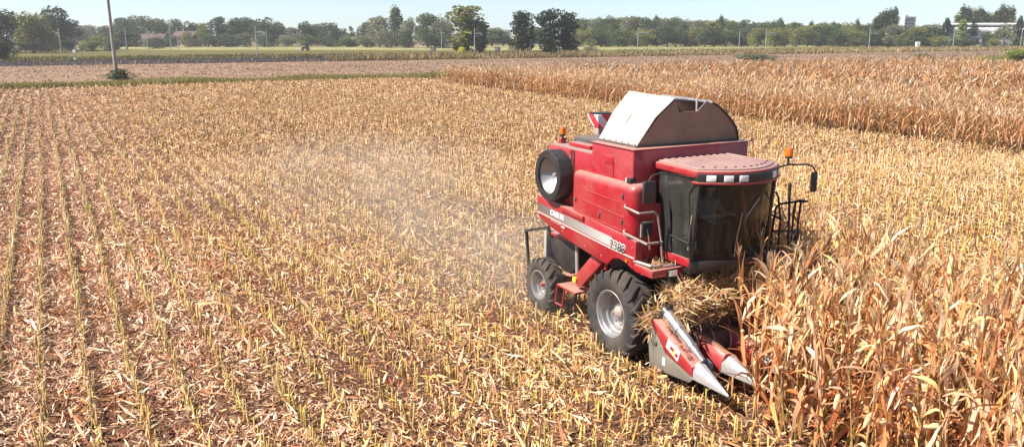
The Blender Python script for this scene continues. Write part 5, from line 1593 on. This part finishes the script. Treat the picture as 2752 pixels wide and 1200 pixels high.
# red divider plate with the logo decal
mb = MB(); mb.hexa([(1.20, YR - .01, 1.12), (2.38, YR - .035, .46), (2.40, YR + .16, .52), (1.40, YR + .16, 1.10), (1.22, YR - .01, 1.17), (2.40, YR - .035, .64), (2.45, YR + .16, .72), (1.40, YR + .16, 1.20)]); dp = mb.build('divider_plate', 'red', hdr, .01)
mb = MB(); mb.prism([(1.62, .66), (2.40, .455), (2.40, .64), (1.25, 1.17), (1.20, 1.12)], 1, YR - .045, YR - .02); mb.build('divider_side', 'red', dp, .006)
def side_quad(x0, z0, x1, z1, hgt, y, name, mat, par):
    m = MB(); m.prism([(x0, z0), (x1, z1), (x1 + .06, z1 + hgt), (x0 + .06, z0 + hgt)], 1, y - .004, y); return m.build(name, mat, par)
dc = side_quad(1.66, .77, 2.00, .61, .19, YR - .046, 'logo_decal', 'letter_white', dp)
side_quad(1.76, .79, 1.86, .745, .055, YR - .051, 'logo_mark', 'red', dc)
side_quad(1.90, .70, 1.97, .668, .06, YR - .051, 'logo_mark', 'red', dc)
side_quad(1.80, .745, 1.91, .69, .03, YR - .051, 'logo_mark', 'yellow', dc)
# telescoped deflector cone on top of the divider
mb = MB()
mb.lathe([(0, -.015), (.128, -.01), (.13, .0), (.112, .43), (.125, .435), (.125, .46), (.100, .465), (.086, .84), (.096, .845), (.096, .87), (.078, .875), (.048, 1.20), (.0, 1.21)], (1.42, YR + .13, 1.34), Vector((1.0, 0, -.55)), 20)
mb.build('deflector_cone', 'chrome', hdr, sharp=30)
mb = MB(); mb.lathe([(.13, -.03), (.142, -.03), (.142, .05), (.13, .05)], (1.42, YR + .13, 1.34), Vector((1.0, 0, -.55)), 20); mb.build('cone_collar', 'plastic', hdr)
# divider snouts: red hood and white pointed tip
def snout(y, k):
    tipx, tipz = (3.24, .41) if k == 0 else (3.34, .41)
    bx = 2.34 if k == 0 else 2.40
    yo = 0.0 if k else .07
    hw = .145 if k == 0 else .165
    sec = [(-hw, .42), (-hw * .95, .60), (-hw * .4, .74), (hw * .4, .74), (hw * .95, .60), (hw, .42)]
    base = [(bx + (.08 if 1 < i < 4 else 0), y + yo + a, b) for i, (a, b) in enumerate(sec)]
    tip = [(tipx, y + a * .08, tipz + (b - .42) * .12) for a, b in sec]
    m = MB(); m.add(base + tip, [(i, (i + 1) % 6, 6 + (i + 1) % 6, 6 + i) for i in range(6)] + [(0, 1, 2, 3, 4, 5), (11, 10, 9, 8, 7, 6)])
    s_ = m.build('snout_tip', 'tipwhite', hdr, .008)
    for a, b in ((base[2], base[3]),):
        for t in (.1, .5, .9):
            q = [a[i] + (b[i] - a[i]) * t for i in range(3)]
            m = MB(); m.lathe([(.012, 0), (.012, .008), (0, .01)], (q[0] + .04, q[1], q[2] - .005), (0, 0, 1), 6); m.build('bolt', 'galv', s_)
    if k > 0:
        sec2 = [(-.19, .40), (-.18, .62), (-.08, .82), (.08, .82), (.18, .62), (.19, .40)]
        mid = [(2.0, y + a, b) for a, b in sec2]
        rear = [(1.35, y + a * .85, b + .07 * (b > .5)) for a, b in sec2]
        fr = [(bx - .005, y + a * .97, b + .0) for a, b in sec]
        m = MB(); m.add(fr + mid + rear, [(i, (i + 1) % 6, 6 + (i + 1) % 6, 6 + i) for i in range(6)] + [(6 + i, 6 + (i + 1) % 6, 12 + (i + 1) % 6, 12 + i) for i in range(6)] + [(0, 1, 2, 3, 4, 5), (17, 16, 15, 14, 13, 12)])
        m.build('snout_hood', 'red', hdr, .012)
    else:
        m = MB(); m.lathe([(0, -.02), (.10, 0), (.13, .10), (.11, .22), (0, .26)], (2.22, y + .26, .62), Vector((1, 0, -.2)), 14); m.build('blue_roller', 'blue', hdr)
for k in range(5):
    snout(-1.46 + .75 * k, k)
# row unit deck plates between snouts
for k in range(4):
    y = -1.46 + .75 * k + .375
    mb = MB(); mb.box((1.7, y - .14, .36), (2.45, y - .04, .42)); mb.box((1.7, y + .04, .36), (2.45, y + .14, .42)); mb.build('deck_plate', 'galv', hdr)

# --- trash lying on the feeder and header, and caught at the divider
def heap(name, n, fn, L, W, label, seed, cols=PAL_GOLD, wts=(3, 2.5, 1.2, .6, 2.6, 1)):
    g = np.random.default_rng(seed)
    a = Acc()
    p = np.array([fn(g) for _ in range(n)])
    Ts = [strip_T(L, W, 3, droop=random.uniform(-1.6, 1.6), a0=random.uniform(-.3, .6), twist=random.uniform(-1.5, 1.5)) for _ in range(8)]
    sc_ = g.uniform(.5, 1.4, n)
    mt = rotz(g.random(n) * 6.283) @ roty(g.normal(0, .45, n)) @ rotx(g.normal(0, .6, n)) * sc_[:, None, None]
    c = palette(n, cols, list(wts), .14, r=g) * 0.8
    k = g.integers(0, 8, n)
    for i in range(8):
        m = k == i
        a.put(Ts[i], p[m], mt[m], c[m])
    o = np_obj(name, a.mesh(name, LEAF))
    o.location = MACH_O
    o.rotation_euler = (0, 0, math.atan2(FY, FX))
    return tag(o, label, 'crop trash', kind='stuff')
def f_mound(g):
    u_, v_ = g.random(), g.random()
    x = 1.16 + .66 * u_
    y = -1.30 + 2.9 * v_
    top = 1.55 + .48 * math.sin(math.pi * min(1, u_ * .75 + .22)) * (0.8 + .2 * math.sin(y * 3)) * min(1, .45 + (y + 1.3) * .9)
    return (x, y, top - .45 * g.random() ** 1.6)
heap('trash_heap', 5600, f_mound, .26, .022, 'heap of dry chaff and leaves piled between cab and header', 3)
heap('divider_trash', 300, lambda g: (1.02 + g.normal(0, .10), -1.38 + g.normal(0, .10), 1.05 + g.normal(0, .14)), .34, .026, 'bunch of dry leaves caught behind the outer divider', 4)
heap('platform_trash', 260, lambda g: (g.uniform(.65, 1.2), g.uniform(-1.5, -.98), 2.07 + abs(g.normal(0, .03))), .14, .018, 'bits of leaf and chaff lying on the front platform', 5)
heap('divider_crumbs', 160, lambda g: (lambda t: (1.5 + .85 * t, YR + .05 + g.normal(0, .03), 1.17 - .47 * t))(g.random()), .05, .016, 'brown crumbs lying along the red divider edge', 6, [(0.25, 0.13, 0.06), (.4, .25, .12)], (1, 1))

# --- driver
def driver():
    m = MB()
    def limb(pts, rs):
        m.tube(pts, rs, 10)
    limb([(.86, 0, 2.78), (.84, 0, 3.05), (.84, 0, 3.25), (.86, 0, 3.32)], [.17, .165, .17, .07])
    limb([(.86, 0, 3.28), (.88, 0, 3.40)], [.055, .052])
    m.lathe([(0, -.125), (.06, -.11), (.085, -.05), (.09, .02), (.075, .09), (.04, .12), (0, .13)], (.90, 0, 3.49), (0, 0, 1), 14)
    m.lathe([(0, 0), (.016, .01), (.012, .03), (0, .035)], (.985, 0, 3.475), (1, 0, -.2), 8)
    for sd in (-1, 1):
        limb([(.85, sd * .17, 3.24), (.95, sd * .26, 3.02), (1.0, sd * .26, 2.95)], [.065, .055, .048])
        limb([(1.0, sd * .26, 2.95), (1.18, sd * .22, 2.99), (1.30, sd * .18, 3.03)], [.047, .040, .030])
        limb([(1.28, sd * .185, 3.03), (1.36, sd * .18, 3.04)], [.038, .032])
        for f_ in range(4):
            limb([(1.35, sd * (.15 + .022 * f_), 3.05), (1.40, sd * (.15 + .022 * f_), 3.03), (1.385, sd * (.15 + .022 * f_), 2.995)], [.012, .011, .009])
        limb([(1.31, sd * .155, 3.045), (1.35, sd * .125, 3.06)], [.013, .010])
        limb([(.92, sd * .10, 2.80), (1.28, sd * .14, 2.82), (1.34, sd * .14, 2.78)], [.095, .075, .065])
        limb([(1.33, sd * .14, 2.80), (1.38, sd * .14, 2.50), (1.36, sd * .14, 2.33)], [.066, .058, .045])
        limb([(1.33, sd * .14, 2.31), (1.47, sd * .14, 2.30)], [.048, .038])
    o = m.build('person', 'cloth')
    md = o.modifiers.new('join', 'REMESH')
    md.mode = 'VOXEL'
    md.voxel_size = .017
    dgp = bpy.context.evaluated_depsgraph_get()
    me = bpy.data.meshes.new_from_object(o.evaluated_get(dgp))
    bpy.data.objects.remove(o)
    me.materials.clear()
    for nm in ('cloth', 'shirt', 'skin'):
        me.materials.append(MT[nm])
    for p in me.polygons:
        c = p.center
        p.material_index = 2 if (c.z > 3.33 or (c.x > 1.02 and c.z > 2.90)) else (1 if c.z > 2.86 else 0)
    me.shade_smooth()
    o = bpy.data.objects.new('person', me)
    o.location = MACH_O
    o.rotation_euler = (0, 0, math.atan2(FY, FX))
    COL.objects.link(o)
    tag(o, 'person in grey shirt sitting at the wheel inside the harvester cab', 'person')
    h = MB(); h.lathe([(.094, .0), (.096, .04), (.08, .105), (.045, .138), (0, .145)], (.892, 0, 3.49), (0, 0, 1), 14); h.build('hair', 'hair', o)
    for sd in (-1, 1):
        h = MB(); h.lathe([(0, 0), (.010, .004), (0, .008)], (.978, sd * .032, 3.505), (1, 0, 0), 8); h.build('eye', 'letter_dark', o)
    h = MB(); h.box((.977, -.025, 3.425), (.984, .025, 3.433)); h.build('mouth', 'letter_dark', o)
driver()

# ------------------------------------------------------------------ dust behind the machine and haze in the air
def dust():
    pts = [(0.6, 19.4, 0.3, 3.6, 1.5), (-1.2, 22.0, 0.3, 4.6, 1.5), (-3.6, 26.5, 0.4, 5.6, 1.6), (-6.5, 34.0, 0.5, 8.5, 1.9)]
    mb = MB()
    x0, x1, y0, y1 = -17, 4.0, 15.5, 48
    mb.box((x0, y0, 0.02), (x1, y1, 3.6))
    m = bpy.data.materials.new('dust_air')
    m.use_nodes = True
    nt = m.node_tree
    nt.nodes.remove(nt.nodes['Principled BSDF'])
    out = nt.nodes['Material Output']
    pv = nt.nodes.new('ShaderNodeVolumePrincipled')
    pv.inputs['Color'].default_value = (1.0, 0.87, 0.72, 1)
    pv.inputs['Anisotropy'].default_value = 0.2
    t = nt.nodes.new('ShaderNodeTexCoord')
    total = None
    for (x, y, z, r, rz) in pts:
        vm = nt.nodes.new('ShaderNodeVectorMath'); vm.operation = 'SUBTRACT'
        nt.links.new(t.outputs['Object'], vm.inputs[0]); vm.inputs[1].default_value = (x, y, z)
        vs = nt.nodes.new('ShaderNodeVectorMath'); vs.operation = 'MULTIPLY'
        nt.links.new(vm.outputs[0], vs.inputs[0]); vs.inputs[1].default_value = (1 / r, 1 / (r * 1.2), 1 / rz)
        vl = nt.nodes.new('ShaderNodeVectorMath'); vl.operation = 'LENGTH'
        nt.links.new(vs.outputs[0], vl.inputs[0])
        f = math_n(nt, 'SUBTRACT', 1.0, vl.outputs['Value'], True)
        f = math_n(nt, 'MULTIPLY', f, 2.6 / r)
        total = f if total is None else math_n(nt, 'ADD', total, f)
    n = noise(nt, 0.55, 4, 0.6, vec=t.outputs['Object'])
    n = ramp(nt, n, [(0.30, (0, 0, 0)), (0.72, (1, 1, 1))])
    d = math_n(nt, 'MULTIPLY', math_n(nt, 'MULTIPLY', total, n), 0.32)
    nt.links.new(d, pv.inputs['Density'])
    nt.links.new(pv.outputs[0], out.inputs['Volume'])
    o = mb.build('dust_cloud', m)
    tag(o, 'pale dust hanging over the stubble behind the harvester', 'dust', kind='stuff')
dust()
def haze():
    mb = MB()
    mb.box((-1300, -60, -1.2), (1300, 1150, 30))
    m = bpy.data.materials.new('haze_air')
    m.use_nodes = True
    nt = m.node_tree
    nt.nodes.remove(nt.nodes['Principled BSDF'])
    pv = nt.nodes.new('ShaderNodeVolumePrincipled')
    pv.inputs['Color'].default_value = (0.92, 0.94, 0.98, 1)
    pv.inputs['Density'].default_value = 0.00029
    pv.inputs['Anisotropy'].default_value = 0.3
    nt.links.new(pv.outputs[0], nt.nodes['Material Output'].inputs['Volume'])
    o = mb.build('haze', m)
    tag(o, 'thin pale haze in the air over the fields', 'haze', kind='stuff')
haze()
